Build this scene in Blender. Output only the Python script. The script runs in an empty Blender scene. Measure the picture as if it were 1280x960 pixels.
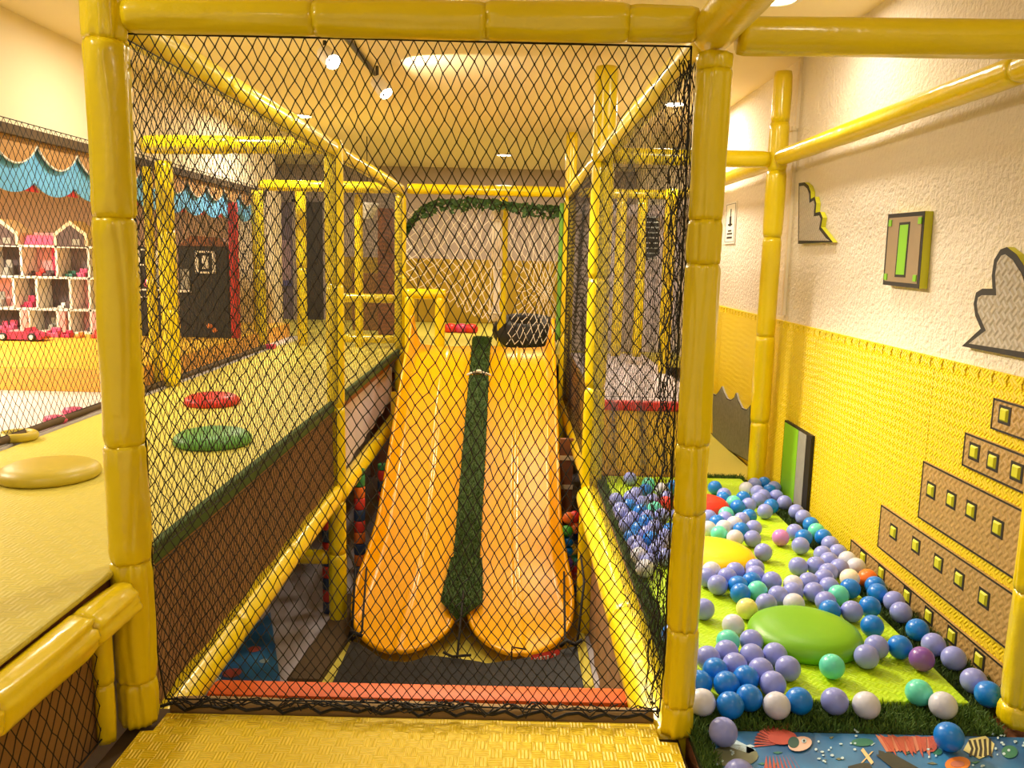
import bpy, math, random
from mathutils import Vector, Matrix, noise
random.seed(7)
PI = math.pi
S = 1.25                       # metres per layout unit (pit ball = 7.6 cm)
C = bpy.context.scene.collection
scn = bpy.context.scene

# ------------------------------------------------------------------ camera (solved from the posts, beams and floor lines)
F = 1040.0; CX, CY = 640.0, 480.0
CAMZ = 1.037
_d = Vector((3, 321-CY, F)); _nx = 488-CX
_n = Vector((_nx, -(_d.x*_nx+F*F)/_d.y, F))
_Y = _d.normalized(); _Z = -_n.normalized(); _X = _Y.cross(_Z)
RM = Matrix((_X, _Y, _Z))      # rows: world axes in camera coordinates
CAM = Vector((0, 0, CAMZ))
def ray(px, py): return RM @ Vector((px-CX, py-CY, F))
def az(px, py, z): r = ray(px, py); return CAM + r*((z-CAMZ)/r.z)
def ay(px, py, y): r = ray(px, py); return CAM + r*(y/r.y)
def ax(px, py, x): r = ray(px, py); return CAM + r*(x/r.x)
def proj(p):
    c = RM.transposed() @ (Vector(p)-CAM)
    return (CX+F*c.x/c.z, CY+F*c.y/c.z)

cd = bpy.data.cameras.new('camera'); co = bpy.data.objects.new('camera', cd); C.objects.link(co)
cd.sensor_width = 36; cd.lens = F/1280*36; cd.clip_start = .02; cd.clip_end = 100
right = RM @ Vector((1,0,0)); up = -(RM @ Vector((0,1,0))); fw = RM @ Vector((0,0,1))
co.matrix_world = Matrix(((right.x, up.x, -fw.x, 0), (right.y, up.y, -fw.y, 0), (right.z, up.z, -fw.z, CAMZ*S), (0,0,0,1)))
scn.camera = co

# ------------------------------------------------------------------ materials
def lin(c):
    f = lambda v: v/12.92 if v <= .04045 else ((v+.055)/1.055)**2.4
    return tuple(f(v/255) for v in c)+(1,)
class NT:
    def __init__(s, m): s.t = m.node_tree; s.b = s.t.nodes['Principled BSDF']
    def n(s, typ, **kw):
        x = s.t.nodes.new(typ)
        for k, v in kw.items():
            if k in x.inputs: x.inputs[k].default_value = v
            else: setattr(x, k, v)
        return x
    def l(s, a, b): s.t.links.new(a, b)
def base(name, col, rough=.5, spec=.5, coat=0, metal=0):
    m = bpy.data.materials.new(name); m.use_nodes = True
    b = m.node_tree.nodes['Principled BSDF']
    b.inputs['Base Color'].default_value = lin(col); b.inputs['Roughness'].default_value = rough
    b.inputs['Specular IOR Level'].default_value = spec; b.inputs['Coat Weight'].default_value = coat
    b.inputs['Coat Roughness'].default_value = .15; b.inputs['Metallic'].default_value = metal
    return m
def vary(m, col, scale=4, amt=.12, bump=.0, bscale=60, dist=.01, stretch=(1,1,1), detail=3):
    """noise tint of the base colour and a noise bump"""
    t = NT(m); tc = t.n('ShaderNodeTexCoord'); mp = t.n('ShaderNodeMapping'); mp.inputs['Scale'].default_value = stretch
    t.l(tc.outputs['Object'], mp.inputs['Vector'])
    nz = t.n('ShaderNodeTexNoise', Scale=scale, Detail=detail); t.l(mp.outputs[0], nz.inputs['Vector'])
    mx = t.n('ShaderNodeMix', data_type='RGBA')
    c = lin(col); mx.inputs['A'].default_value = tuple(v*(1-amt) for v in c[:3])+(1,)
    mx.inputs['B'].default_value = tuple(min(1, v*(1+amt)) for v in c[:3])+(1,)
    t.l(nz.outputs['Fac'], mx.inputs['Factor']); t.l(mx.outputs['Result'], t.b.inputs['Base Color'])
    if bump:
        n2 = t.n('ShaderNodeTexNoise', Scale=bscale, Detail=4); t.l(mp.outputs[0], n2.inputs['Vector'])
        bp = t.n('ShaderNodeBump', Strength=bump, Distance=dist); t.l(n2.outputs['Fac'], bp.inputs['Height'])
        t.l(bp.outputs[0], t.b.inputs['Normal'])
    return m
def mat(name, col, rough=.5, scale=4, amt=.1, bump=0, bscale=60, dist=.01, spec=.5, coat=0, metal=0, stretch=(1,1,1)):
    return vary(base(name, col, rough, spec, coat, metal), col, scale, amt, bump, bscale, dist, stretch)
def weave(name, col, cell=.02, lines=5, strength=.5, dist=.002, axes='xy', rough=.45, amt=.08, diag=True, coat=0):
    """EVA foam embossing: little blocks of ridges that alternate direction like basket work"""
    m = base(name, col, rough, .5, coat); t = NT(m)
    tc = t.n('ShaderNodeTexCoord'); sp = t.n('ShaderNodeSeparateXYZ'); t.l(tc.outputs['Object'], sp.inputs[0])
    cb = t.n('ShaderNodeCombineXYZ')
    t.l(sp.outputs[axes[0].upper()], cb.inputs[0]); t.l(sp.outputs[axes[1].upper()], cb.inputs[1])
    mp = t.n('ShaderNodeMapping'); mp.inputs['Rotation'].default_value = (0, 0, PI/4 if diag else 0)
    t.l(cb.outputs[0], mp.inputs['Vector'])
    ck = t.n('ShaderNodeTexChecker', Scale=1/(cell*S)); t.l(mp.outputs[0], ck.inputs['Vector'])
    w = []
    for d in 'XY':
        x = t.n('ShaderNodeTexWave', Scale=lines/(cell*S)*PI/10*.64, Distortion=0.0, bands_direction=d); t.l(mp.outputs[0], x.inputs['Vector']); w.append(x)
    mx = t.n('ShaderNodeMix', data_type='FLOAT')
    t.l(ck.outputs['Fac'], mx.inputs['Factor']); t.l(w[0].outputs['Fac'], mx.inputs['A']); t.l(w[1].outputs['Fac'], mx.inputs['B'])
    bp = t.n('ShaderNodeBump', Strength=strength, Distance=dist*S); t.l(mx.outputs['Result'], bp.inputs['Height'])
    t.l(bp.outputs[0], t.b.inputs['Normal'])
    nz = t.n('ShaderNodeTexNoise', Scale=3, Detail=3); t.l(tc.outputs['Object'], nz.inputs['Vector'])
    cm = t.n('ShaderNodeMix', data_type='RGBA'); c = lin(col)
    cm.inputs['A'].default_value = tuple(v*(1-amt) for v in c[:3])+(1,); cm.inputs['B'].default_value = tuple(min(1, v*(1+amt)) for v in c[:3])+(1,)
    t.l(nz.outputs['Fac'], cm.inputs['Factor']); t.l(cm.outputs['Result'], t.b.inputs['Base Color'])
    return m
def emis(name, col, st):
    m = base(name, col, .4); b = m.node_tree.nodes['Principled BSDF']
    b.inputs['Emission Color'].default_value = lin(col); b.inputs['Emission Strength'].default_value = st
    return m
M = {}
M['vinyl'] = mat('yellow_vinyl', (238,212,10), .28, 5, .07, .3, 14, .02, .5, .5)
M['vinyl_roll'] = mat('yellow_vinyl_roll', (240,214,10), .3, 5, .05, .2, 12, .02, .5, .5)
M['cream'] = mat('cream_paint', (238,222,190), .8, 2, .03)
M['ceiling'] = mat('ceiling_paint', (240,224,188), .75, 2, .03)
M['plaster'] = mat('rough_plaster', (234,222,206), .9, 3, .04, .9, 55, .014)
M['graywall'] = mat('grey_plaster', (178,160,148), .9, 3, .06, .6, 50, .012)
M['beige'] = mat('beige_wall', (230,206,190), .85, 2, .06)
M['orange'] = mat('slide_plastic', (255,178,0), .26, 2, .05, .04, 14, .01, .4, .15)
M['deckyellow'] = weave('deck_mat', (216,202,82), .03, 4, .5, .0015, 'xy', .5, .05, False)
M['frontmat'] = weave('front_mat', (240,206,30), .03, 6, .8, .002, 'xy', .42, .06, False)
M['pitlime'] = weave('pit_lime_mat', (180,216,14), .022, 3, .7, .0018, 'xy', .45, .05)
M['wallmat'] = weave('wall_yellow_mat', (242,212,16), .019, 3, 1.0, .0026, 'yz', .42, .05)
M['shadedmat'] = mat('far_wall_mat', (176,142,28), .6, 3, .06)  # yellow mat with shade put into its colour
M['tanmat'] = weave('tan_board', (176,142,84), .02, 2, .9, .002, 'yz', .5, .08)
M['grayboard'] = weave('grey_board', (176,166,150), .022, 2, .9, .002, 'yz', .5, .06)
M['black'] = mat('black_paint', (28,24,20), .6, 6, .2)
M['net'] = mat('black_net_cord', (22,18,14), .75, 20, .2)
M['whitenet'] = mat('white_net_cord', (240,228,206), .75, 20, .06)
M['lime'] = mat('lime_foam', (134,204,36), .5, 6, .06)
M['limeedge'] = mat('lime_yellow_edge', (206,206,40), .5, 6, .06)
M['grayfoam'] = mat('grey_foam', (150,150,142), .6, 30, .15)
M['darkspeck'] = mat('dark_grey_speckled', (118,122,106), .6, 45, .5)
M['limevinyl'] = mat('lime_vinyl', (112,176,22), .42, 3, .06, .12, 10, .01)
M['yelvinyl'] = mat('yellow_dome_vinyl', (250,206,10), .4, 3, .05, .1, 10, .01)
M['redvinyl'] = mat('red_vinyl', (214,44,34), .4, 3, .06, .1, 10, .01)
M['greenvinyl'] = mat('green_vinyl', (96,160,74), .4, 3, .06, .1, 10, .01)
M['olivevinyl'] = mat('mustard_vinyl', (200,180,52), .4, 3, .06, .15, 12, .01)
M['turf'] = mat('turf_blades', (74,106,34), .7, 9, .3)
M['turfdark'] = mat('turf_blades_dark', (62,88,26), .75, 9, .3)
M['turfbase'] = mat('turf_backing', (48,64,24), .9, 9, .3)
M['brown'] = mat('brown_fabric', (150,110,66), .9, 6, .1, .3, 90, .004)
M['brownplank'] = mat('brown_beam_cover', (150,118,70), .8, 6, .15)
M['terracotta'] = mat('terracotta_pad', (212,90,14), .6, 4, .06, .1, 20, .01)
M['blackcloth'] = mat('black_cloth', (24,20,18), .75, 5, .15, .35, 16, .03)
M['rope'] = mat('black_rope', (24,20,18), .8, 30, .2)
M['redlabel'] = mat('red_label', (216,62,44), .6, 5, .05)
M['white'] = mat('white_paint', (240,234,224), .6, 5, .03)
M['lavfab'] = mat('lavender_fabric', (206,194,200), .9, 4, .06, .2, 12, .02)
M['graymat'] = mat('lower_floor_mat', (186,176,178), .8, 4, .06)
M['brownboard'] = mat('brown_board', (140,88,56), .7, 5, .12)
M['darkdoor'] = mat('dark_door', (52,44,36), .5, 3, .1)
M['winglass'] = mat('purple_grey_glass', (122,108,122), .25, 3, .15)
M['winpink'] = mat('pink_grey_glass', (176,146,156), .25, 8, .25)
M['winblue'] = mat('blue_band', (88,86,140), .4, 3, .1)
M['skyblue'] = mat('sky_blue_valance', (112,190,245), .7, 3, .05)
M['brownval'] = mat('brown_valance', (188,142,86), .8, 3, .08)
M['darkband'] = mat('dark_band', (88,68,42), .8, 3, .1)
M['red'] = mat('red_paint', (206,44,40), .5, 3, .08)
M['pink'] = mat('pink_plastic', (226,90,132), .4, 3, .1)
M['deeppink'] = mat('deep_pink_plastic', (204,52,92), .4, 3, .1)
M['palepink'] = mat('pale_pink_plastic', (226,160,160), .5, 3, .08)
M['roomdark'] = mat('dollhouse_room', (92,76,76), .7, 14, .35)
M['podium'] = mat('orange_podium', (246,178,70), .5, 3, .05)
M['podiumtop'] = mat('yellow_podium_top', (232,186,48), .5, 3, .08)
M['whitefloor'] = mat('white_floor', (236,230,228), .35, 2, .03)
M['metal'] = mat('dark_metal', (60,58,56), .4, 5, .1, metal=.6)
M['tyre'] = mat('tyre_rubber', (34,30,28), .7, 8, .2)
M['leaf'] = mat('ivy_leaf', (58,92,40), .6, 10, .35)
M['greenpad'] = mat('green_pad', (110,170,60), .6, 6, .12)
M['bluerub'] = mat('navy_foam', (44,64,104), .6, 6, .1)
M['redrub'] = mat('red_foam', (214,60,48), .6, 6, .1)
M['greenrub'] = mat('green_foam', (46,140,84), .6, 6, .1)
M['orangerub'] = mat('orange_foam', (238,124,40), .6, 6, .1)
M['lamp'] = emis('lamp_glow', (255,244,222), 22)
M['lampdim'] = emis('spot_glow', (255,244,226), 30)
M['trimwhite'] = mat('lamp_trim', (236,226,206), .5, 4, .03)
# sea mat: blue with soft darker and lighter water
def seamat():
    m = base('sea_print', (60,136,196), .32); t = NT(m)
    tc = t.n('ShaderNodeTexCoord'); nz = t.n('ShaderNodeTexNoise', Scale=4, Detail=4); t.l(tc.outputs['Object'], nz.inputs['Vector'])
    cr = t.n('ShaderNodeValToRGB'); e = cr.color_ramp.elements
    e[0].position = .3; e[0].color = lin((22,66,124)); e[1].position = .7; e[1].color = lin((70,146,206))
    t.l(nz.outputs['Fac'], cr.inputs['Fac']); t.l(cr.outputs[0], t.b.inputs['Base Color'])
    return m
M['sea'] = seamat()
for k, c in dict(coral=(186,84,72), fishface=(226,190,176), fishdark=(58,92,86), bubble=(196,222,236), xmark=(238,206,150), shark=(44,52,60), zebra=(222,214,150), zebradark=(52,50,46), orangefish=(238,140,60), seagreen=(58,124,104), rockgray=(112,118,92), palepinkfish=(200,124,104)).items():
    M[k] = mat('print_'+k, c, .35, 12, .15)

BALLC = dict(L=(('lavender'), (142,152,230)), B=('bright blue', (12,124,224)), M=('mint green', (100,220,196)), W=('greyish white', (208,211,230)),
             P=('orchid pink', (204,134,214)), C=('cream white', (250,240,218)), O=('orange', (250,124,50)), Y=('pale yellow', (232,232,140)),
             V=('deep purple', (130,84,176)), R=('red', (220,50,44)), G=('green', (70,170,60)), A=('amber yellow', (244,196,30)), N=('navy blue', (32,64,140)))

# ------------------------------------------------------------------ mesh building
class MB:
    def __init__(s): s.v = []; s.f = []; s.mi = []; s.cur = 0
    def V(s, p): s.v.append(Vector(p)); return len(s.v)-1
    def face(s, ids): s.f.append(tuple(ids)); s.mi.append(s.cur)
    def box(s, a, b, bev=0.0):
        a = Vector(a); b = Vector(b); lo = Vector((min(a.x,b.x),min(a.y,b.y),min(a.z,b.z))); hi = Vector((max(a.x,b.x),max(a.y,b.y),max(a.z,b.z)))
        if bev <= 0:
            i = len(s.v)
            for z in (lo.z,hi.z):
                for x,y in ((lo.x,lo.y),(hi.x,lo.y),(hi.x,hi.y),(lo.x,hi.y)): s.V((x,y,z))
            for q in ((0,3,2,1),(4,5,6,7),(0,1,5,4),(1,2,6,5),(2,3,7,6),(3,0,4,7)): s.face([i+k for k in q])
            return
        bev = min(bev, (hi-lo).x*.49, (hi-lo).y*.49, (hi-lo).z*.49)
        def out(ins):
            x0,x1,y0,y1 = lo.x+ins,hi.x-ins,lo.y+ins,hi.y-ins; c = bev*.7
            c = min(c, (x1-x0)*.4, (y1-y0)*.4)
            return [(x0+c,y0),(x1-c,y0),(x1,y0+c),(x1,y1-c),(x1-c,y1),(x0+c,y1),(x0,y1-c),(x0,y0+c)]
        lev = [(lo.z,bev),(lo.z+bev*.3,bev*.3),(lo.z+bev,0),(hi.z-bev,0),(hi.z-bev*.3,bev*.3),(hi.z,bev)]
        rings = [[s.V((x,y,z)) for x,y in out(ins)] for z,ins in lev]
        s.loft(rings)
        s.face(list(reversed(rings[0]))); s.face(rings[-1])
    def loft(s, rings, closed=True):
        for a, b in zip(rings, rings[1:]):
            n = len(a)
            for k in range(n if closed else n-1):
                s.face((a[k], a[(k+1)%n], b[(k+1)%n], b[k]))
    def tube(s, pts, r, n=8, caps=True):
        pts = [Vector(p) for p in pts]; rr = r if isinstance(r, (list,tuple)) else [r]*len(pts)
        t0 = (pts[1]-pts[0]).normalized(); u = t0.orthogonal().normalized(); rings = []
        for i, p in enumerate(pts):
            t = (pts[min(i+1,len(pts)-1)]-pts[max(i-1,0)]).normalized()
            u = (u-t*u.dot(t)).normalized(); w = t.cross(u)
            rings.append([s.V(p+(u*math.cos(2*PI*k/n)+w*math.sin(2*PI*k/n))*rr[i]) for k in range(n)])
        s.loft(rings)
        if caps: s.face(list(reversed(rings[0]))); s.face(rings[-1])
    def lathe(s, prof, c, n=32, ax='z', sx=1, sy=1, caps=True):
        c = Vector(c); rings = []
        for r, h in prof:
            ring = []
            for k in range(n):
                a = 2*PI*k/n; x, y = r*sx*math.cos(a), r*sy*math.sin(a)
                p = Vector((x,y,h)) if ax == 'z' else (Vector((h,x,y)) if ax == 'x' else Vector((y,h,x)))
                ring.append(s.V(c+p))
            rings.append(ring)
        s.loft(rings)
        if caps: s.face(list(reversed(rings[0]))); s.face(rings[-1])
    def prism(s, outline, nrm, th):
        """closed outline of 3-D points extruded by th along nrm"""
        nrm = Vector(nrm).normalized()*th
        a = [s.V(p) for p in outline]; b = [s.V(Vector(p)+nrm) for p in outline]; n = len(a)
        s.face(list(reversed(a))); s.face(b)
        for k in range(n): s.face((a[k],a[(k+1)%n],b[(k+1)%n],b[k]))
    def grid(s, fn, nu, nv):
        ids = [[s.V(fn(i/nu, j/nv)) for i in range(nu+1)] for j in range(nv+1)]
        for j in range(nv):
            for i in range(nu): s.face((ids[j][i],ids[j][i+1],ids[j+1][i+1],ids[j+1][i]))
        return ids
    def blob(s, c, r, n=10, m=6):
        c = Vector(c); rx,ry,rz = r if isinstance(r,(tuple,list)) else (r,r,r)
        rings = [[s.V(c+Vector((rx*math.sin(PI*j/m)*math.cos(2*PI*k/n), ry*math.sin(PI*j/m)*math.sin(2*PI*k/n), -rz*math.cos(PI*j/m)))) for k in range(n)] for j in range(1,m)]
        s.loft(rings); b = s.V(c-Vector((0,0,rz))); t = s.V(c+Vector((0,0,rz)))
        for k in range(n):
            s.face((b, rings[0][(k+1)%n], rings[0][k])); s.face((t, rings[-1][k], rings[-1][(k+1)%n]))

def mesh(name, mb, mats, org, smooth):
    me = bpy.data.meshes.new(name)
    me.from_pydata([tuple((v-org)*S) for v in mb.v], [], mb.f)
    for m in mats: me.materials.append(m)
    if len(mats) > 1: me.polygons.foreach_set('material_index', mb.mi)
    if smooth: me.polygons.foreach_set('use_smooth', [True]*len(me.polygons))
    me.update()
    import bmesh
    bm = bmesh.new(); bm.from_mesh(me); bmesh.ops.recalc_face_normals(bm, faces=bm.faces); bm.to_mesh(me); bm.free()
    return me
def props(o, label=None, cat=None, group=None, kind=None):
    if label: o['label'] = label
    if cat: o['category'] = cat
    if group: o['group'] = group
    if kind: o['kind'] = kind
    return o
def center(mb):
    n = len(mb.v); lo = Vector((min(v.x for v in mb.v),min(v.y for v in mb.v),min(v.z for v in mb.v)))
    hi = Vector((max(v.x for v in mb.v),max(v.y for v in mb.v),max(v.z for v in mb.v)))
    return Vector(((lo.x+hi.x)/2,(lo.y+hi.y)/2,lo.z))
def M_(m): return m if not isinstance(m, str) else M[m]
ORG = {}
def obj(name, mb, m, parent=None, label=None, cat=None, group=None, kind=None, smooth=False, auto=None):
    mats = [M_(x) for x in (m if isinstance(m,(list,tuple)) else [m])]
    if parent is None: org = center(mb)
    else: org = ORG[parent.name]
    me = mesh(name, mb, mats, org, smooth or auto is not None)
    o = bpy.data.objects.new(name, me); C.objects.link(o)
    if parent is None: o.location = org*S
    else: o.parent = parent
    ORG[o.name] = org
    if auto is not None:
        me.set_sharp_from_angle(angle=math.radians(auto))
    return props(o, label, cat, group, kind)
def thing(name, loc, label, cat, group=None):
    o = bpy.data.objects.new(name, None); o.empty_display_size = .05; C.objects.link(o)
    loc = Vector(loc); o.location = loc*S; ORG[o.name] = loc
    return props(o, label, cat, group)
def struct(name, mb, m, parent=None, **kw):
    return obj(name, mb, m, parent, kind='structure', **kw)

# ------------------------------------------------------------------ padded posts and beams (foam sleeves pinched by ties)
def sleeve(mb, p0, p1, r, seed, n=28, step=.014, wr=1.0, squash=.06):
    p0 = Vector(p0); p1 = Vector(p1); ax_ = p1-p0; L = ax_.length; t = ax_.normalized()
    u = t.orthogonal().normalized()
    # stable frame: prefer a fixed reference so creases run straight
    ref = Vector((0,0,1)) if abs(t.z) < .8 else Vector((0,1,0))
    u = (ref-t*ref.dot(t)).normalized(); w = t.cross(u)
    k_ = max(4, int(L/step)); rings = []; rnd = random.Random(seed)
    creases = [(rnd.uniform(0,2*PI), rnd.uniform(.08,.17), rnd.uniform(.4,1.2)) for _ in range(6)]
    ph = rnd.uniform(0,6); np_ = rnd.choice((7,9,11)); off = rnd.uniform(0,50)
    for i in range(k_+1):
        q = i/k_; d = min(q, 1-q)*L
        pr = 1-.055*math.exp(-d/.006)-.025*math.exp(-d/.03)
        if i in (0, k_): pr -= .03
        ring = []
        for k in range(n):
            a = 2*PI*k/n
            rad = r*pr*(1+squash*math.cos(2*(a+ph))*.5)
            dsp = .0016*noise.noise(Vector((math.cos(a)*1.3+off, math.sin(a)*1.3, q*L*5)))
            for ca, cw, cs in creases:
                cc = ca+.35*noise.noise(Vector((off+ca, q*L*4, 0)))
                dd = (a-cc+PI)%(2*PI)-PI
                amp = .5+.5*noise.noise(Vector((q*L*6, ca*9, off)))
                dsp += -.0030*cs*amp*math.exp(-(dd/cw)**2)+.0020*cs*amp*math.exp(-((dd-2*cw)/cw)**2)
            dsp += .0022*math.sin(np_*a+ph)*math.exp(-d/.035)*noise.noise(Vector((a,off,q)))*1.6
            dsp += .0012*noise.noise(Vector((math.cos(a)*2+off, math.sin(a)*2, q*L*40)))*math.exp(-d/.06)
            ring.append(mb.V(p0+ax_*q+(u*math.cos(a)+w*math.sin(a))*(rad+dsp*wr)))
        rings.append(ring)
    mb.loft(rings); mb.face(list(reversed(rings[0]))); mb.face(rings[-1])
_seed = [100]
def padded(name, label, cat, p0, p1, r, cuts=(), n=24, step=.02, wr=1.0, m='vinyl', squash=.06, group=None):
    p0 = Vector(p0); p1 = Vector(p1)
    th = thing(name, p0 if p0.z <= p1.z else p1, label, cat, group)
    c = [0]+list(cuts)+[1]
    for a, b in zip(c, c[1:]):
        mb = MB(); _seed[0] += 1
        rr = r*(1+random.uniform(-.03,.03))
        sleeve(mb, p0.lerp(p1,a), p0.lerp(p1,b), rr, _seed[0], n, step, wr, squash)
        obj('foam_sleeve', mb, m, th, smooth=True)
    return th

# ------------------------------------------------------------------ knotted nets
def net(name, fn, nu, nv, rad, m, label, cat, jit=.12, knot=1.9, seed=1, parent=None, bord=True, sides=3):
    """diamond mesh on the surface fn(u,v): rows of nodes, every second row shifted half a cell"""
    rnd = random.Random(seed); mb = MB(); P = {}
    for j in range(2*nv+1):
        for i in range(nu+1):
            u = (i+(.5 if j%2 else 0))/nu; v = j/(2*nv)
            if u > 1.0001: u = 1.0
            du = rnd.gauss(0,jit)/nu; dv = rnd.gauss(0,jit)/nv
            if u <= 0 or u >= 1: du = 0
            if v <= 0 or v >= 1: dv = 0
            P[i,j] = Vector(fn(min(1,max(0,u+du)), min(1,max(0,v+dv))))
    def seg(a, b):
        d = b-a
        if d.length < 1e-5: return
        t = d.normalized(); u = t.orthogonal().normalized(); w = t.cross(u); i0 = len(mb.v)
        for p in (a, b):
            for k in range(sides): mb.V(p+(u*math.cos(2*PI*k/sides)+w*math.sin(2*PI*k/sides))*rad)
        for k in range(sides): mb.face((i0+k, i0+(k+1)%sides, i0+sides+(k+1)%sides, i0+sides+k))
    for j in range(2*nv):
        for i in range(nu+1):
            a = P[i,j]
            seg(a, P[i,j+1])
            if j%2 == 0:
                if i > 0: seg(a, P[i-1,j+1])
            elif i < nu: seg(a, P[i+1,j+1])
    if knot:
        kr = rad*knot
        for p in P.values():
            i0 = len(mb.v)
            for q in ((1,0,0),(0,1,0),(-1,0,0),(0,-1,0),(0,0,1),(0,0,-1)): mb.V(p+Vector(q)*kr)
            for k in range(4):
                mb.face((i0+k, i0+(k+1)%4, i0+4)); mb.face((i0+(k+1)%4, i0+k, i0+5))
    if bord:
        for vv in (0,1):
            pts = [Vector(fn(k/nu,vv)) for k in range(nu+1)]; mb.tube(pts, rad*1.6, 5)
        for uu in (0,1):
            pts = [Vector(fn(uu,k/nv)) for k in range(nv+1)]; mb.tube(pts, rad*1.6, 5)
    return obj(name, mb, m, parent, label, cat)
def bil(a, b, c, d):
    a,b,c,d = map(Vector,(a,b,c,d))   # (u0v0, u1v0, u1v1, u0v1)
    return lambda u, v: (a.lerp(b,u)).lerp(d.lerp(c,u), v)
def wob(fn, amp, freq, seed, axes=(1,1,1)):
    o = Vector((seed*3.7, seed*1.3, seed*7.1))
    def g(u, v):
        p = fn(u,v); e = min(1, 6*min(u,1-u,v,1-v)+.0)
        n = noise.noise_vector(p*freq+o)
        return p+Vector((n.x*axes[0], n.y*axes[1], n.z*axes[2]))*amp*e
    return g

# ================================================================== THE ROOM
XW = 1.24; ZC = 1.925; YB = 8.75; GZ = -.75; UF = .36
mb = MB(); mb.box((-6.2,-2.2,GZ-.06),(XW+.1,YB+.1,GZ)); struct('floor', mb, 'graymat')
mb = MB(); mb.box((-6.2,-2.2,ZC),(XW+.1,YB+.1,ZC+.06)); struct('ceiling', mb, 'ceiling')
mb = MB(); mb.box((XW,-2.2,GZ),(XW+.1,YB+.1,ZC)); struct('wall_right', mb, 'plaster')
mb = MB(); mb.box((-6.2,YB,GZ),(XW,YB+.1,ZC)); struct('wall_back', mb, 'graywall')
mb = MB(); mb.box((-6.3,-2.2,GZ),(-6.2,YB+.1,ZC)); struct('wall_left', mb, 'beige')
# bulkhead over the party room, left
mb = MB(); mb.box((-6.2,-2.0,1.50),(-1.95,6.9,ZC)); struct('trim_1', mb, 'cream')
mb = MB(); mb.box((-2.02,-2.0,1.462),(-1.945,6.9,1.50)); struct('trim_2', mb, 'darkband')
# beige wall behind the dollhouse and toy kitchen
mb = MB(); mb.box((-6.2,6.75,GZ),(-2.2,6.9,1.50)); struct('wall_party_room', mb, 'beige')
mb = MB(); mb.box((-2.2,6.65,GZ),(-1.92,6.95,1.50)); struct('trim_3', mb, 'cream')
# party room floor (white) and raised upper floor behind the frames
mb = MB(); mb.box((-6.2,-1.0,UF-.08),(-1.72,6.75,UF)); struct('floor_party_room', mb, 'whitefloor')
mb = MB(); mb.box((-2.6,6.05,UF-.10),(XW,YB,UF-.02)); struct('floor_rear', mb, 'deckyellow')
# lower cream wall at the end of the slide bay
mb = MB(); mb.box((-6.2,6.6,GZ),(-.2,6.7,UF-.11)); struct('wall_lower', mb, 'cream')
# window and dark door in the back wall
p0 = ay(330,252,YB-.03); p1 = ay(368,402,YB-.03)
w = MB(); w.box((p0.x,YB-.03,UF-.02),(p1.x,YB,p0.z)); win = struct('window_1', w, 'winglass')
w = MB(); zz = lambda py: ay(345,py,YB-.03).z
w.box((p0.x+.02,YB-.045,zz(350)),(p1.x-.02,YB-.031,zz(300))); obj('pane', w, 'winpink', win)
w = MB(); w.box((p0.x+.02,YB-.05,zz(357)),(p1.x-.02,YB-.031,zz(350))); obj('blue_band', w, 'winblue', win)
w = MB()
for a, b in (((p0.x-.03,YB-.05,UF-.02),(p0.x,YB,p0.z+.03)), ((p1.x,YB-.05,UF-.02),(p1.x+.03,YB,p0.z+.03)), ((p0.x-.03,YB-.05,p0.z),(p1.x+.03,YB,p0.z+.03))): w.box(a,b)
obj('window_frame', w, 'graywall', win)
p0 = ay(378,252,YB-.03); p1 = ay(404,402,YB-.03)
w = MB(); w.box((p0.x,YB-.04,UF-.02),(p1.x,YB,p0.z)); dr = struct('door_1', w, 'darkdoor')
w = MB(); w.lathe([(.014,0),(.014,.03),(.024,.03),(.024,.05)], (p1.x-.06,YB-.09,.95), 10, 'y'); obj('door_handle', w, 'metal', dr)
# shade-tinted yellow padded dado on the back wall, in panels
xs = [-1.8,-1.0,-.2,.6,1.22]
for k in range(4):
    mb = MB(); mb.box((xs[k]+.004,YB-.03,UF-.02),(xs[k+1]-.004,YB-.001,1.0),.01)
    obj('foam_wall_pad', mb, 'shadedmat', None, 'shade-tinted yellow padded panel on the far grey wall, %s from the left of four' % ('first','second','third','fourth')[k], 'wall pad', 'padded panels on the far wall')

# ================================================================== DECKS
def foamtop(name, x0, x1, y0, y1, zt, th, m, label, cat='floor mat', bev=.006):
    mb = MB(); mb.box((x0,y0,zt-th),(x1,y1,zt),bev)
    return obj(name, mb, m, None, label, cat)
# left upper deck: carcass + mat with turf edge strip
mb = MB(); mb.box((-1.70,.2,UF-.10),(-.85,6.05,UF-.014)); struct('trim_4', mb, 'brownboard')
foamtop('deck_mat', -1.70,-.835,.2,6.05,UF,.014,'deckyellow','long yellow foam mat covering the raised deck on the left')
mb = MB(); mb.box((-.835,1.76,UF-.045),(-.812,6.02,UF+.004),.006)
rnd = random.Random(5)
for k in range(2600):
    y = rnd.uniform(1.76,6.02); x = rnd.uniform(-.83,-.812); z = UF+rnd.uniform(-.03,.004); a = rnd.uniform(0,2*PI); h = rnd.uniform(.008,.016)
    i = len(mb.v); mb.V((x,y-.002,z)); mb.V((x,y+.002,z)); mb.V((x+rnd.uniform(0,.008),y+rnd.uniform(-.006,.006),z+h)); mb.face((i,i+1,i+2))
obj('turf_edging', mb, 'turfdark', None, 'narrow dark green turf edging along the raised left deck', 'turf strip', None, 'stuff')
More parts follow.
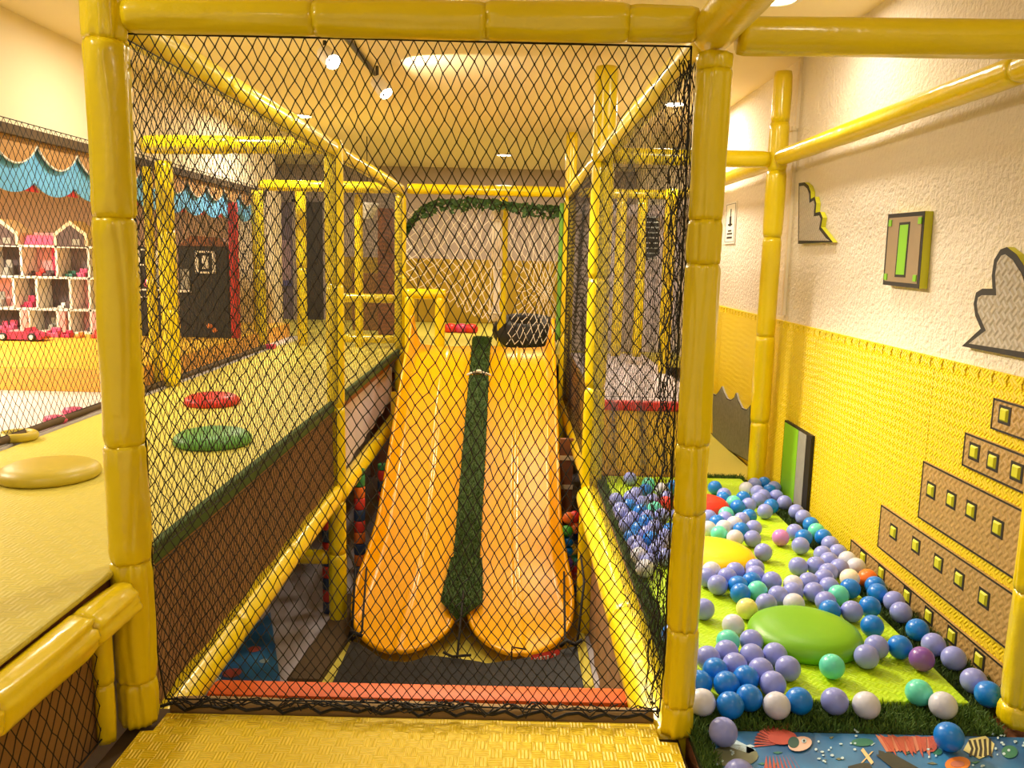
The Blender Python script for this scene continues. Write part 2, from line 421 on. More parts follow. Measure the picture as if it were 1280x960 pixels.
# brown fabric apron under the deck edge
mb = MB()
mb.grid(lambda u,v: Vector((-.822+.006*math.sin(u*40)*v, 1.77+u*(3.76-1.77), UF-.04-v*.36)), 90, 6)
mb.grid(lambda u,v: Vector((-.830+.006*math.sin(u*40)*v, 1.77+u*(3.76-1.77), UF-.04-v*.36)), 90, 6)
obj('fabric_apron', mb, 'brown', None, 'brown fabric apron hanging under the raised left deck edge', 'apron', smooth=True)
mb = MB()
mb.grid(lambda u,v: Vector((-.858+.005*math.sin(u*30)*v, .3+u*(1.66-.3), .29-v*.30)), 40, 6)
mb.grid(lambda u,v: Vector((-.866+.005*math.sin(u*30)*v, .3+u*(1.66-.3), .29-v*.30)), 40, 6)
obj('fabric_apron', mb, 'brown', None, 'brown netted fabric apron under the near padded roll at left', 'apron', smooth=True)
# near mat the photographer looks over, with a carcass under it
q = [az(112,962,0), az(186,903,0), az(845,918,0), az(864,964,0)]
mb = MB(); mb.prism([(-.80,.5,-.02),(.372,.5,-.02),(.378,1.672,-.02),(.340,1.675,-.02),(.338,1.745,-.02),(-.762,1.745,-.02),(-.764,1.675,-.02),(-.79,1.672,-.02)], (0,0,1), .02)
obj('front_mat', mb, 'frontmat', None, 'yellow woven-pattern foam mat in the foreground below the netting', 'floor mat')
mb = MB(); mb.box((-.84,.3,-.14),(.39,1.80,-.022)); struct('trim_5', mb, 'darkband')  # dark colour stands in for the shaded gap beside the mat
mb = MB(); mb.box((-.84,.3,GZ),(.39,1.66,-.142)); struct('trim_6', mb, 'darkband')
# pit deck and far yellow floor
mb = MB(); mb.box((.408,.6,-.10),(XW,6.04,-.012)); struct('trim_7', mb, 'brownboard')
foamtop('floor_mat', .955,XW-.016,3.90,6.02,0,.011,'deckyellow','yellow foam floor mat beyond the turf edge at the far end of ball pit')

# ================================================================== FRAME: posts
PX = -.812; QX = .385; Y1 = 1.714; Y2 = 3.8; Y3 = 6.0; BZ = 1.49
def zcut(z0,z1,*zs): return [ (z-z0)/(z1-z0) for z in zs ]
def zpix(px,py,y): return ay(px,py,y).z
# front-left
zs = [zpix(165,700,Y1), zpix(160,555,Y1), zpix(145,272,Y1), zpix(130,52,Y1)]
padded('padded_post', 'thick wrinkled yellow padded post at front left of the netted bay', 'padded post', (PX,Y1,0), (PX,Y1,1.80), .0425, zcut(0,1.80,.10,zs[0]-.0,zs[1],zs[2],zs[3]), 56, .009, 2.3)
zs = [zpix(850,785,Y1), zpix(858,640,Y1), zpix(870,555,Y1), zpix(880,330,Y1), zpix(880,275,Y1), zpix(892,88,Y1)]
padded('padded_post', 'thick yellow padded post between the netted bay and the ball pit, nearest right', 'padded post', (QX,Y1,0), (QX,Y1,1.44), .0345, zcut(0,1.44,.07,zs[0],zs[1],zs[2],zs[3],zs[4],zs[5]), 56, .009, 2.0)
padded('padded_post', 'bright yellow padded post at right picture edge against the tan wall boards', 'padded post', (1.165,1.76,.012), (1.165,1.76,1.44), .038, zcut(0,1.44,.05,.32,.62,.95), 56, .010, 2.2)
padded('padded_post', 'yellow padded post against the plaster wall at far end of the ball pit', 'padded post', (1.163,3.82,.0), (1.163,3.82,1.865), .042, zcut(0,1.865,.30,.70,1.15,1.44,1.65), 24, .02)
# short support post beside the front-left one
padded('padded_post', 'short slim yellow padded post propping the padded roll at left foreground', 'padded post', (-.845,1.635,0), (-.845,1.635,.262), .021, (.5,), 24, .012, 1.2)
# mid frame
padded('padded_post', 'yellow padded post halfway along the right side of the slide', 'padded post', (QX,Y2,GZ), (QX,Y2,1.865), .050, zcut(GZ,1.865,-.05,.45,.95,1.455), 22, .025)
padded('padded_post', 'yellow padded post halfway along the left side of the slide', 'padded post', (PX,Y2,GZ), (PX,Y2,1.53), .042, zcut(GZ,1.53,-.38,-.12,.33,.9), 22, .025)
padded('padded_post', 'yellow padded post on the outer edge of the left deck behind the red pad', 'padded post', (-1.70,4.12,UF), (-1.70,4.12,1.455), .042, (.35,.7), 22, .025)
padded('padded_post', 'thin pale yellow padded post just left of the outer deck post', 'padded post', (-1.80,4.16,UF), (-1.80,4.16,1.43), .024, (.5,), 18, .03)
# rear frame
padded('padded_post', 'yellow padded post at the left of the slide top', 'padded post', (PX,Y3,GZ), (PX,Y3,1.455), .042, zcut(GZ,1.455,-.1,.36,.9), 20, .03)
padded('padded_post', 'yellow padded post at the right of the slide top beside green pad', 'padded post', (QX,Y3,GZ), (QX,Y3,1.9), .042, zcut(GZ,1.9,0,.5,1.455), 20, .03)
padded('padded_post', 'yellow padded post at rear corner of left deck near the red pole', 'padded post', (-1.80,5.92,UF), (-1.80,5.92,1.455), .042, (.5,), 20, .03)
padded('padded_post', 'yellow padded post in front of the dark door at the back left', 'padded post', (-1.57,6.2,UF-.02), (-1.57,6.2,1.50), .038, (.5,), 20, .03)
padded('padded_post', 'yellow padded post holding the gathered white net behind the slide', 'padded post', (-.085,6.30,UF-.02), (-.085,6.30,1.47), .034, (.5,), 18, .03)
# beams
bz = ay(640,29,Y1).z
padded('padded_beam', 'thick yellow padded beam across the top of the netted front', 'padded beam', (PX+.045,Y1,bz), (QX-.04,Y1,bz+.005), .036, (.33,.63,.88), 40, .012, 1.3)
padded('padded_beam', 'shaded yellow padded beam above the ball pit at upper right', 'padded beam', (QX+.045,1.72,ay(925,45,1.72).z), (1.235,1.72,ay(1275,47,1.72).z), .036, (), 32, .014, .6)
padded('padded_beam', 'yellow padded beam running overhead from the front right post toward the camera', 'padded beam', (QX,Y1+.03,1.488), (QX,.35,1.50), .046, (), 36, .012, .7)
padded('padded_beam', 'yellow padded top beam along the left side of the slide bay, near half', 'padded beam', (PX,Y1+.05,BZ), (PX,Y2-.045,BZ), .036, (.3,.62), 24, .02)
padded('padded_beam', 'yellow padded top beam along the left side of the slide bay, far half', 'padded beam', (PX,Y2+.05,BZ), (PX,Y3,BZ), .036, (.5,), 20, .03)
padded('padded_beam', 'yellow padded top beam along the right side of the slide bay, near half', 'padded beam', (QX,Y1+.05,BZ), (QX,Y2-.045,BZ), .036, (.4,.75), 24, .02)
padded('padded_beam', 'yellow padded top beam along the right side of the slide bay, far half', 'padded beam', (QX,Y2+.05,BZ), (QX,Y3-.045,BZ), .036, (.5,), 20, .03)
padded('padded_beam', 'yellow padded top beam across the far end over the slide top', 'padded beam', (PX+.05,Y3,1.495), (QX-.045,Y3,1.495), .036, (.5,), 20, .03)
padded('padded_beam', 'yellow padded beam above the left deck joining the halfway posts', 'padded beam', (-1.70,Y2+.1,1.505), (PX-.045,Y2,1.505), .04, (.5,), 22, .025)
padded('padded_beam', 'yellow padded beam at the far end of the left deck', 'padded beam', (-1.80,5.98,1.495), (PX-.045,5.98,1.495), .038, (.5,), 20, .03)
padded('padded_beam', 'yellow padded beam crossing the far end of the ball pit', 'padded beam', (QX+.045,Y2,BZ), (1.122,Y2+.02,BZ), .038, (.5,), 22, .025)
padded('padded_beam', 'glossy yellow padded beam running along the plaster wall above the ball pit', 'padded beam', (1.17,.6,BZ+.005), (1.165,Y2-.03,BZ+.005), .036, (.45,), 30, .016, .6)
padded('padded_beam', 'yellow padded beam along the plaster wall beyond the far pit post', 'padded beam', (1.165,Y2+.07,BZ), (1.165,5.95,BZ), .036, (.5,), 20, .03)
padded('padded_beam', 'yellow padded low beam at the foot of the brown apron on the left', 'padded beam', (PX,1.72,-.075), (PX,Y2-.05,-.075), .047, (.3,.6), 24, .02)
padded('padded_beam', 'bright yellow padded low beam between the slide bay and ball pit', 'padded beam', (QX-.012,1.72,-.06), (QX-.012,Y2-.05,-.06), .062, (.33,), 24, .02, 1.3)
padded('padded_beam', 'yellow padded low beam beside the upper right of the slide', 'padded beam', (QX,Y2+.05,-.02), (QX,Y3-.05,-.02), .042, (.5,), 20, .03)
padded('padded_beam', 'yellow padded low beam beside the upper left of the slide', 'padded beam', (PX,Y2+.05,-.10), (PX,Y3-.05,-.10), .042, (.5,), 20, .03)
padded('padded_beam', 'yellow padded low cross beam under the left deck at the halfway post', 'padded beam', (-1.68,Y2,-.40), (PX-.045,Y2,-.40), .035, (.5,), 20, .03)
# padded roll at the deck's near corner
a = az(165,735,.30); 
padded('padded_roll', 'fat glossy yellow padded roll along the left deck edge in the foreground', 'padded roll', (-.81,1.668,.302), (-.84,.45,.302), .042, (.135,.375), 56, .009, 2.2, 'vinyl_roll')

# ================================================================== SLIDE
SPATH = [(5.75,.425),(5.55,.42),(5.38,.375),(5.15,.25),(4.85,.045),(4.5,-.19),(4.2,-.375),(3.97,-.50),(3.76,-.582),(3.58,-.63),(3.40,-.65)]
def catmull(P, t):
    n = len(P)-1; x = min(max(t,0),.99999)*n; i = int(x); f = x-i
    p = [Vector((*P[min(max(i+k,0),n)],0)) for k in (-1,0,1,2)]
    return .5*((2*p[1])+(p[2]-p[0])*f+(2*p[0]-5*p[1]+4*p[2]-p[3])*f*f+(3*p[1]-p[0]-3*p[2]+p[3])*f**3)
SX = -.205; LW = .2375
_tm = {}
def tmax(e):
    key = round(e,4)
    if key not in _tm:
        ye = SPATH[-1][0]+.44*(1-math.sqrt(max(0,1-min(1,e)**1.9))); lo, hi = .5, 1.0
        for _ in range(30):
            m_ = (lo+hi)/2
            if catmull(SPATH, m_).x > ye: lo = m_
            else: hi = m_
        _tm[key] = lo
    return _tm[key]
def slide_pt(xo, t, side):
    """xo in [-1,1] across one lane; side -1 left lane, +1 right lane"""
    e = abs(xo); outer = (xo*side > 0)
    t = t*tmax(e)                                            # tongue-shaped lower end
    p = catmull(SPATH, t); k = max(0,(t-.62)/.38); y = p.x
    wall = max(0,(e-.78)/.22)
    h = .085 if outer else .05
    if outer: h += .13*math.exp(-((t-.085)/.05)**2)*(1 if t > .03 else t/.03)
    h *= 1-.55*k
    if t < .03: h *= .6
    z = p.y + h*(3*wall*wall-2*wall**3)
    z -= .012*(1-wall)*math.cos(xo*PI/1.6)
    z += .010*max(0,1-abs(xo-.0)/.04)*(1 if abs(xo) < .04 else 0)
    flare = 1+.135*min(1,k*1.5)
    x = SX+side*LW*flare+xo*LW*flare*.985
    return Vector((x,y,z))
sl = thing('toboggan_slide', (SX,4.6,GZ), 'big orange-yellow plastic double slide with two rounded lanes', 'slide')
for side in (-1,1):
    mb = MB(); NU, NV = 60, 120
    top = mb.grid(lambda u,v: slide_pt(-math.cos(PI*u), v, side), NU, NV)
    # thickness: rolled rim along the border
    bot = mb.grid(lambda u,v: slide_pt(-math.cos(PI*u), v, side)+Vector((0,0,-.022)), NU, NV)
    edge_t = top[0]+[r[-1] for r in top[1:]]+list(reversed(top[-1]))[1:]+[r[0] for r in reversed(top[:-1])][:-1]
    edge_b = bot[0]+[r[-1] for r in bot[1:]]+list(reversed(bot[-1]))[1:]+[r[0] for r in reversed(bot[:-1])][:-1]
    n_ = len(edge_t)
    for k in range(n_): mb.face((edge_t[k],edge_t[(k+1)%n_],edge_b[(k+1)%n_],edge_b[k]))
    obj('slide_lane', mb, 'orange', sl, smooth=True)
    # rolled bead along rim
    mb = MB()
    pts = [slide_pt(-1, v/60, side)+Vector((0,0,-.012)) for v in range(4,61)]+[slide_pt(-math.cos(PI*k/40), 1, side)+Vector((0,0,-.010)) for k in range(1,40)]+[slide_pt(1, v/60, side)+Vector((0,0,-.012)) for v in range(60,3,-1)]
    mb.tube(pts, .013, 8); obj('rim', mb, 'orange', sl, smooth=True)
    # side skirts carrying the lane down to the floor
    mb = MB()
    def sk(u, v, dx):
        p = slide_pt(side, .07+u*.68, side); return Vector((p.x+dx, p.y, p.z-.02-(p.z-.02-GZ)*v*.98 if u > .0 else p.z-.02-(p.z-.02-GZ)*v*.98))
    for dx in (0, -side*.015): mb.grid(lambda u,v: sk(u,v,dx), 40, 4)
    obj('side_panel', mb, 'orange', sl, smooth=True)
mb = MB(); mb.box((SX-.46,5.72,GZ),(SX+.46,5.85,.40),.01); obj('rear_support', mb, 'orange', sl)
mb = MB()
for s_ in (-1,1):
    mb = MB(); mb.box((SX+s_*.24-.10,3.95,GZ),(SX+s_*.24+.10,4.08,-.62),.01); obj('foot_block', mb, 'orange', sl)


# turf runner down the middle ridge
def ridge(t): 
    p = catmull(SPATH, t); k = max(0,(t-.62)/.38)
    return p.x, p.y+.05*(1-.55*k)+.004
def runner_part(t0, t1, w0, w1, tip, parent, name, seed, sh=0.0):
    mb = MB(); n = 50; rnd = random.Random(seed); rows = []
    def hw(q):
        if tip: return w1*(.8+.2*min(1,q/.5)) if q < .6 else w1*max(.03, 1-(q-.6)/.4)
        return w0+(w1-w0)*min(1,q/.4)
    def pt(q, e, up=0):
        y, z = ridge(t0+(t1-t0)*q); h = hw(q)
        return Vector((SX+sh*q+e*h, y, z+.004-.02*(e*h/.09)**2*.6+up))
    for dz in (0,.006): mb.grid(lambda u,v: pt(v, 2*u-1, dz), 8, n)
    for k in range(int(5200*(t1-t0)/.5)):
        q = rnd.random(); e = rnd.uniform(-1.03,1.03); b = pt(q, e, .005)
        l = rnd.uniform(.010,.018); a = rnd.uniform(0,2*PI); wd = .0022
        i = len(mb.v); mb.V(b+Vector((math.cos(a)*wd,math.sin(a)*wd,0))); mb.V(b-Vector((math.cos(a)*wd,math.sin(a)*wd,0)))
        mb.V(b+Vector((rnd.uniform(-.01,.01),rnd.uniform(-.012,.002),l))); mb.face((i,i+1,i+2))
    return obj(name, mb, 'turfdark', parent)
rn = thing('turf_runner', (SX,4.6,-.1), 'green artificial turf strip with arrow end laid down the middle of slide', 'turf strip')
runner_part(.04,.30,.066,.060,False,rn,'turf_strip',1)
runner_part(.305,.705,.062,.066,False,rn,'turf_strip',2)
runner_part(.70,.915,.09,.098,True,rn,'arrow_head',3,-.012)
mb = MB(); y,z = ridge(.302)
for k in range(3):
    mb.tube([(SX-.075+.15*i/12, y+.004*math.sin(i*1.3+k)-.004*k, z+.022-.02*((i-6)/6)**2+.003*math.sin(i+k*2)) for i in range(13)], .004, 6)
mb.blob((SX+.0,y-.01,z+.028),(.022,.008,.01)); obj('white_cord', mb, 'whitenet', rn, 'white knotted cord', smooth=True)

# yellow mat under the slide end
mb = MB(); mb.box((-.80,2.1,GZ),(.375,5.0,GZ+.016),.004)
obj('floor_mat', mb, 'deckyellow', None, 'yellow foam floor mat on the lower floor under the slide end', 'floor mat')
# black landing cloth tied under the slide lips
def cloth(u, v):
    # u across, v from the tied upper edge (0) to near end (1)
    pts = [(-.65,3.30,-.575),(-.53,3.31,-.655),(-.43,3.31,-.675),(-.33,3.32,-.65),(-.205,3.32,-.65),(-.08,3.31,-.672),(.06,3.32,-.65),(.18,3.32,-.63),(.30,3.30,-.575)]
    x = u*8; i = min(int(x),7); a = Vector(pts[i]).lerp(Vector(pts[i+1]), x-i)
    b = Vector((-.80+u*1.16, 2.25, -.70))
    p = a.lerp(b, v); p.z = a.z*(1-v)+b.z*v - .05*math.sin(PI*v)*0
    p.z = max(GZ+.022, p.z-.10*math.sin(PI*min(1,v*1.3))*.5) + .012*noise.noise(Vector((u*9,v*3,0)))
    p.z = max(GZ+.022, p.z)
    return p
lc = thing('landing_cloth', (-.2,2.8,GZ+.02), 'black landing cloth roped to the rounded slide ends', 'cloth')
mb = MB(); mb.grid(cloth, 64, 24); mb.grid(lambda u,v: cloth(u,v)-Vector((0,0,.004)), 64, 24)
obj('cloth', mb, 'blackcloth', lc, smooth=True)
def rp(*pts, r=.0055):
    mb = MB(); mb.tube([Vector(p) for p in pts], r, 6); obj('tie_rope', mb, 'rope', lc, smooth=True)
e0 = cloth(0,0); e1 = cloth(1,0); em = cloth(.5,0)
rp(e0, e0+Vector((.04,.02,.03)), slide_pt(-1,.97,-1)+Vector((.02,-.02,-.01)))
rp(e0, e0+Vector((-.03,.25,.22)), (PX+.05,3.78,-.33)); rp(e0+Vector((-.01,0,0)), e0+Vector((.0,-.02,.05)), e0+Vector((.05,-.03,.035)), r=.008)
rp(em, (SX,3.52,-.585), (SX,3.74,-.53)); rp(em+Vector((-.06,-.01,.03)), em+Vector((-.02,-.012,.012)), em+Vector((.06,-.01,.02)), r=.006)
rp(e1, e1+Vector((-.05,.02,.02)), slide_pt(1,.97,1)+Vector((-.02,-.02,-.01))); rp(e1, e1+Vector((.04,.2,.2)), (QX-.04,3.76,-.35))
rp(e1+Vector((-.07,-.01,.0)), e1+Vector((-.045,-.02,.03)), e1+Vector((-.01,-.01,.008)), e1+Vector((.02,-.01,.03)), r=.009)
rp(cloth(.72,0)+Vector((0,-.005,.0)), cloth(.72,0)+Vector((.0,.02,.05)), cloth(.72,0)+Vector((.06,.0,.05)), r=.004)
mb = MB(); lp = [cloth(.80,.0)+Vector((0,-.012,.012)), cloth(.93,0)+Vector((0,-.012,.012)), cloth(.915,.0)+Vector((0,-.025,-.035)), cloth(.80,0)+Vector((0,-.025,-.035))]
mb.prism(lp, (0,-.5,.5), .003)
mb.cur = 1
for k in range(7):
    c_ = lp[0].lerp(lp[1], .12+.12*k)*.5+lp[3].lerp(lp[2], .12+.12*k)*.5+Vector((0,-.004,.004))
    if k in (5,): continue
    mb.box(c_+Vector((-.004,-.001,-.009)), c_+Vector((.004,.001,.009)))
obj('sewn_label', mb, ['redlabel','white'], lc, 'small red label with white lettering')

# terracotta padded bar and brown beam behind the net foot
mb = MB(); a = ay(240,878,2.0); b = ay(805,884,2.02)
zt0 = ay(520,866,2.0).z; zb0 = ay(520,899,1.975).z
mb.box((-.765,1.975,zb0),(.322,2.055,zt0),.014)
obj('padded_bar', mb, 'terracotta', None, 'terracotta orange padded bar across the foot of the slide bay', 'padded bar', auto=40)
mb = MB(); sleeve(mb, (-.76,1.772,.004), (.34,1.772,.0), .020, 77, 16, .03, 1.0); obj('brown_beam', mb, 'brownplank', None, 'brown covered beam behind the gathered foot of the front net', 'beam', smooth=True)
# brown fabric wall below the pit edge, and the flap outside
mb = MB()
for dx in (0,.006): mb.grid(lambda u,v: Vector((.398+dx+.004*math.sin(u*50), 1.76+u*2.0, -.02-v*.72)), 60, 4)
obj('fabric_apron', mb, 'brown', None, 'brown netted fabric wall below the ball pit side of the slide bay', 'apron', smooth=True)

# ================================================================== NETS
W = 1.0
def front(u, v):
    x = -.768+u*(.352+.768); z = .028+v*(1.455-.028)
    # sagging, uneven mesh; free rows droop toward the lower middle
    su = math.sin(PI*u); sv = math.sin(PI*min(1,max(0,v)))
    z += -.075*sv*(su-.3)*(.4+.6*(1-v)) + .05*sv*noise.noise(Vector((u*3.1+9,v*3.3,2)))*min(1,8*u*(1-u))
    x += .045*sv*noise.noise(Vector((u*2.7,v*2.9+5,7)))*min(1,6*u*(1-u))+.02*sv*math.sin(2*PI*u)*(1-v)
    x -= .012*v
    z += -.17*(x+.15)*math.exp(-((x+.12)/.38)**2-((z-.62)/.42)**2)
    y = 1.725+.02*sv*noise.noise(Vector((u*3,v*3,1)))
    if v < .08: y += .03*(1-v/.08)
    return Vector((x,y,z))
net('safety_net', front, 47, 36, .00125, 'net', 'black knotted safety net across the front of the slide bay', 'net', .045, 1.9, 3)
# gathered foot of the front net lying on the brown beam
mb = MB(); rnd = random.Random(12)
for k in range(34):
    x0 = rnd.uniform(-.77,.33); L = rnd.uniform(.08,.25); pts = []
    ph = rnd.uniform(0,6)
    for i in range(9):
        pts.append((min(.345,x0+L*i/8), 1.738+.012*math.sin(i*1.1+ph), .012+.024*abs(math.sin(i*.9+ph*2))+rnd.uniform(0,.012)))
    mb.tube(pts, .0016, 4)
mb.tube([(-.775+1.11*i/40, 1.742+.006*math.sin(i*1.7), .018+.008*math.sin(i*2.3)) for i in range(41)], .004, 5)
obj('net_hem', mb, 'net', None, 'gathered loose hem of black net along the foreground mat edge', 'net')
CW = .026; CH = .042
def side_net(x, y0, y1, z0, z1, label, seed, amp=.03, rad=.00085, cw=CW, ch=CH, fn=None, jit=.05):
    f = fn or wob(bil((x,y0,z0),(x,y1,z0),(x,y1,z1),(x,y0,z1)), amp, 2.2, seed, (.35,1,1))
    return net('safety_net', f, max(3,int((y1-y0)/cw)), max(3,int((z1-z0)/ch)), rad, 'net', label, 'net', jit, 1.8, seed)
side_net(-.795, 1.76,3.76,UF+.0,1.455, 'black net along the left side of the slide bay, near half', 11)
side_net(-.795, 3.84,5.95,UF+.0,1.455, 'black net along the left side of the slide bay, far half', 12, .03, .0009, .034,.052)
side_net(-.802, 1.74,3.76,-.03,UF-.04, 'black net stretched over the brown apron below the left deck', 13, .01)
side_net(-.845, .35,1.63,.015,.275, 'black net stretched over the near brown apron under the padded roll', 14, .012, .0012,.034,.046)
# right side net is bunched against the front post
def rightnet(u, v):
    uu = u**1.25; y = 1.765+uu*(3.76-1.765); z = -.01+v*1.465
    e = math.sin(PI*v)
    y += .05*noise.noise(Vector((u*4,v*6,3)))*e*min(1,6*u*(1-u)); z += .04*noise.noise(Vector((u*5,v*5,8)))*min(1,6*u*(1-u))*e
    return Vector((.372+.012*noise.noise(Vector((u*6,v*6,5))), y, z))
net('safety_net', rightnet, 58, 32, .0008, 'net', 'black net along the right side of the slide bay, bunched at the near post', 'net', .10, 1.7, 15)
side_net(.372, 3.85,5.95,.03,1.455, 'black net along the right side of the slide bay, far half', 16, .03, .0009,.034,.052)
side_net(-1.735, .6,5.9,UF+.03,1.465, 'black net along the outer edge of the left deck before the party room', 17, .015, .0012,.036,.05)
# bunched strands hanging beside the near right post
mb = MB(); rnd = random.Random(31)
for k in range(7):
    pts = []; ph = rnd.uniform(0,9); xo = rnd.uniform(.325,.35); yo = rnd.uniform(1.73,1.76)
    for i in range(46):
        z = .05+1.38*i/45
        pts.append((xo-.012*math.sin(i*.55+ph)-.006*math.sin(i*1.7+ph*2)-.008*(1-abs(2*i/45-1)), yo+.008*math.sin(i*.9+ph), z))
    mb.tube(pts, .0013, 4)
obj('net_bunch', mb, 'net', None, 'bunched black net strands tied beside the near right post', 'net')
# roll of dark net edge at the foot of the outer net
mb = MB(); sleeve(mb, (-1.735,.7,UF+.016), (-1.735,5.85,UF+.016), .014, 5, 10, .08); obj('net_hem_roll', mb, 'darkband', None, 'dark rolled hem at foot of the outer net by the party room', 'net hem', smooth=True)
# pit back net standing on the step
side_f = wob(bil((.42,3.91,.39),(.86,3.91,.39),(.86,3.91,1.45),(.42,3.91,1.45)), .03, 2.4, 4)
net('safety_net', side_f, 14, 20, .0007, 'net', 'black net above the padded step behind the ball pit', 'net', .1, 1.8, 21)

# ================================================================== WHITE NET, GARLAND, SLIDE TOP
def P6(px,py,y=6.12): return ay(px,py,y)
lf = bil(P6(508,352), P6(612,408), P6(617,262), P6(506,262))
def lfn(u,v):
    p = lf(u,v); k = (1-v)
    p = p.lerp(P6(610,385), .25*u*k) 
    return p+noise.noise_vector(p*5)*.018*min(1,6*u*(1-u))
net('cargo_net', lfn, 9, 7, .0036, 'whitenet', 'white knotted rope net hung on the left behind the slide top', 'net', .06, 1.6, 41, sides=4, bord=False)
rf = bil(P6(632,432), P6(706,436), P6(702,262), P6(636,272))
kn = P6(682,366)
def rfn(u,v):
    p = rf(u,v); d = (p-kn).length; f = .86*math.exp(-(d/.26)**2)
    p = p.lerp(kn+Vector((0,-.06,0)), f); return p+noise.noise_vector(p*6)*.012*min(1,6*u*(1-u))
net('cargo_net', rfn, 8, 11, .0032, 'whitenet', 'white knotted rope net pulled into a knot on the right behind the slide top', 'net', .10, 1.6, 42, sides=4, bord=False)
mb = MB(); rnd = random.Random(8)
for k in range(16):
    pts = []; ph = rnd.uniform(0,6); x0 = -.13+rnd.uniform(-.028,.028); y0 = 6.22+rnd.uniform(-.03,.03)
    for i in range(16): pts.append((x0+.012*math.sin(i*.8+ph)-(.03 if i < 4 else 0)*rnd.random(), y0+.01*math.cos(i*.7+ph), .56+.84*i/15))
    mb.tube(pts, .006, 5)
for z in (.62,.95,1.3): mb.tube([(-.13+.04*math.cos(2*PI*i/12), 6.22+.04*math.sin(2*PI*i/12), z) for i in range(13)], .006, 5)
obj('net_bundle', mb, 'whitenet', None, 'gathered bundle of white net beside the post behind slide', 'net', smooth=True)
# ivy garland
mb = MB(); rnd = random.Random(3)
path = [(505,292),(515,276),(530,262),(548,253),(570,256),(590,252),(615,255),(635,258),(650,259),(670,262),(690,262),(707,262)]
for k in range(620):
    x = rnd.random()*(len(path)-1); i = int(x); px = path[i][0]+(path[i+1][0]-path[i][0])*(x-i); py = path[i][1]+(path[i+1][1]-path[i][1])*(x-i)
    drop = rnd.random()**2*(.07 if 2 < x < 5 or x > 8 else .05)
    c_ = P6(px,py,6.06+rnd.uniform(-.03,.03))+Vector((rnd.uniform(-.015,.015),0,.03-drop-rnd.random()*.03))
    u = Vector((rnd.gauss(0,1),rnd.gauss(0,.6),rnd.gauss(0,1))).normalized(); w_ = u.cross(Vector((rnd.gauss(0,.4),-1,rnd.gauss(0,.4)))).normalized()
    s_ = rnd.uniform(.014,.026); i0 = len(mb.v)
    nn = u.cross(w_)*.004
    for p in (c_-u*s_, c_-u*.2*s_+w_*s_*.7, c_+u*.3*s_+w_*s_*.35, c_+u*s_, c_+u*.3*s_-w_*s_*.35, c_-u*.2*s_-w_*s_*.7): mb.V(p)
    mb.V(c_+nn); 
    for q in range(6): mb.face((i0+q, i0+(q+1)%6, i0+6))
mb.tube([P6(px,py-4,6.06) for px,py in path], .006, 5)
obj('ivy_garland', mb, 'leaf', None, 'dark green ivy garland draped under the beam over slide top', 'garland')
# green padding along the rear right post
mb = MB(); sleeve(mb, (QX-.052,6.02,.45), (QX-.052,6.02,1.42), .022, 9, 14, .05); obj('green_pad', mb, 'greenpad', None, 'narrow green pad strip tied beside the rear right post', 'pad', smooth=True)
# yellow guard rail at the top left of the slide
gr = thing('guard_rail', (-.70,5.9,UF), 'yellow padded square guard rail at top left of the slide', 'rail')
a = ay(512,367,5.9); b = ay(552,367,5.9)
for x_ in (a.x, b.x-.01):
    mb = MB(); sleeve(mb, (x_,5.9,UF-.02), (x_,5.9,a.z-.02), .036, int(x_*100)+200, 16, .03); obj('upright', mb, 'vinyl', gr, smooth=True)
mb = MB(); sleeve(mb, (a.x-.03,5.9,a.z), (b.x+.03,5.9,a.z), .036, 321, 16, .03); obj('top_rail', mb, 'vinyl', gr, smooth=True)
# rails behind the left deck end
br = thing('guard_rail', (-1.2,6.06,UF), 'yellow padded guard rail across the far end of the left deck', 'rail')
a = ay(425,372,6.06); b = ay(505,374,6.06)
mb = MB(); sleeve(mb, (a.x,6.06,a.z), (PX-.05,6.06,a.z), .034, 5, 16, .04); obj('top_rail', mb, 'vinyl', br, smooth=True)
for x_ in (-1.12,-1.27): 
    mb = MB(); sleeve(mb, (x_,6.06,UF-.02), (x_,6.06,1.45), .03, 6, 16, .04); obj('upright', mb, 'vinyl', br, smooth=True)
mb = MB(); sleeve(mb, (-1.24,6.06,UF+.06), (PX-.05,6.06,UF+.06), .03, 7, 16, .04); obj('bottom_rail', mb, 'vinyl', br, smooth=True)
# brown dark panels beyond
mb = MB(); mb.box((-1.17,7.2,UF-.02),(-1.04,7.3,1.42),.01); obj('brown_column', mb, 'brownboard', None, 'dark brown square column behind the far end of left deck', 'column')
mb = MB(); mb.box((-1.47,7.6,UF-.02),(-1.06,7.64,.86),.01); obj('low_screen', mb, 'brown', None, 'low brown screen behind the far guard rail on the left', 'screen')
# tyre in the opening at the slide top
mb = MB(); c_ = ay(658,418,6.42); n1, n2 = 36, 14; R_, r_ = .18, .085
def tor(i, j):
    a = 2*PI*i/n1; b = 2*PI*j/n2; q = Vector(((R_+r_*math.cos(b))*math.cos(a), (R_+r_*math.cos(b))*math.sin(a)+.0, r_*1.15*math.sin(b)+.03*math.sin(a)))
    return Vector((c_.x, c_.y, UF-.02+.132))+q
ids = [[mb.V(tor(i,j)) for j in range(n2)] for i in range(n1)]
for i in range(n1):
    for j in range(n2): mb.face((ids[i][j],ids[(i+1)%n1][j],ids[(i+1)%n1][(j+1)%n2],ids[i][(j+1)%n2]))
ty = obj('rubber_tyre', mb, 'tyre', None, 'black rubber tyre tilted behind the top of the right slide lane', 'tyre', smooth=True)
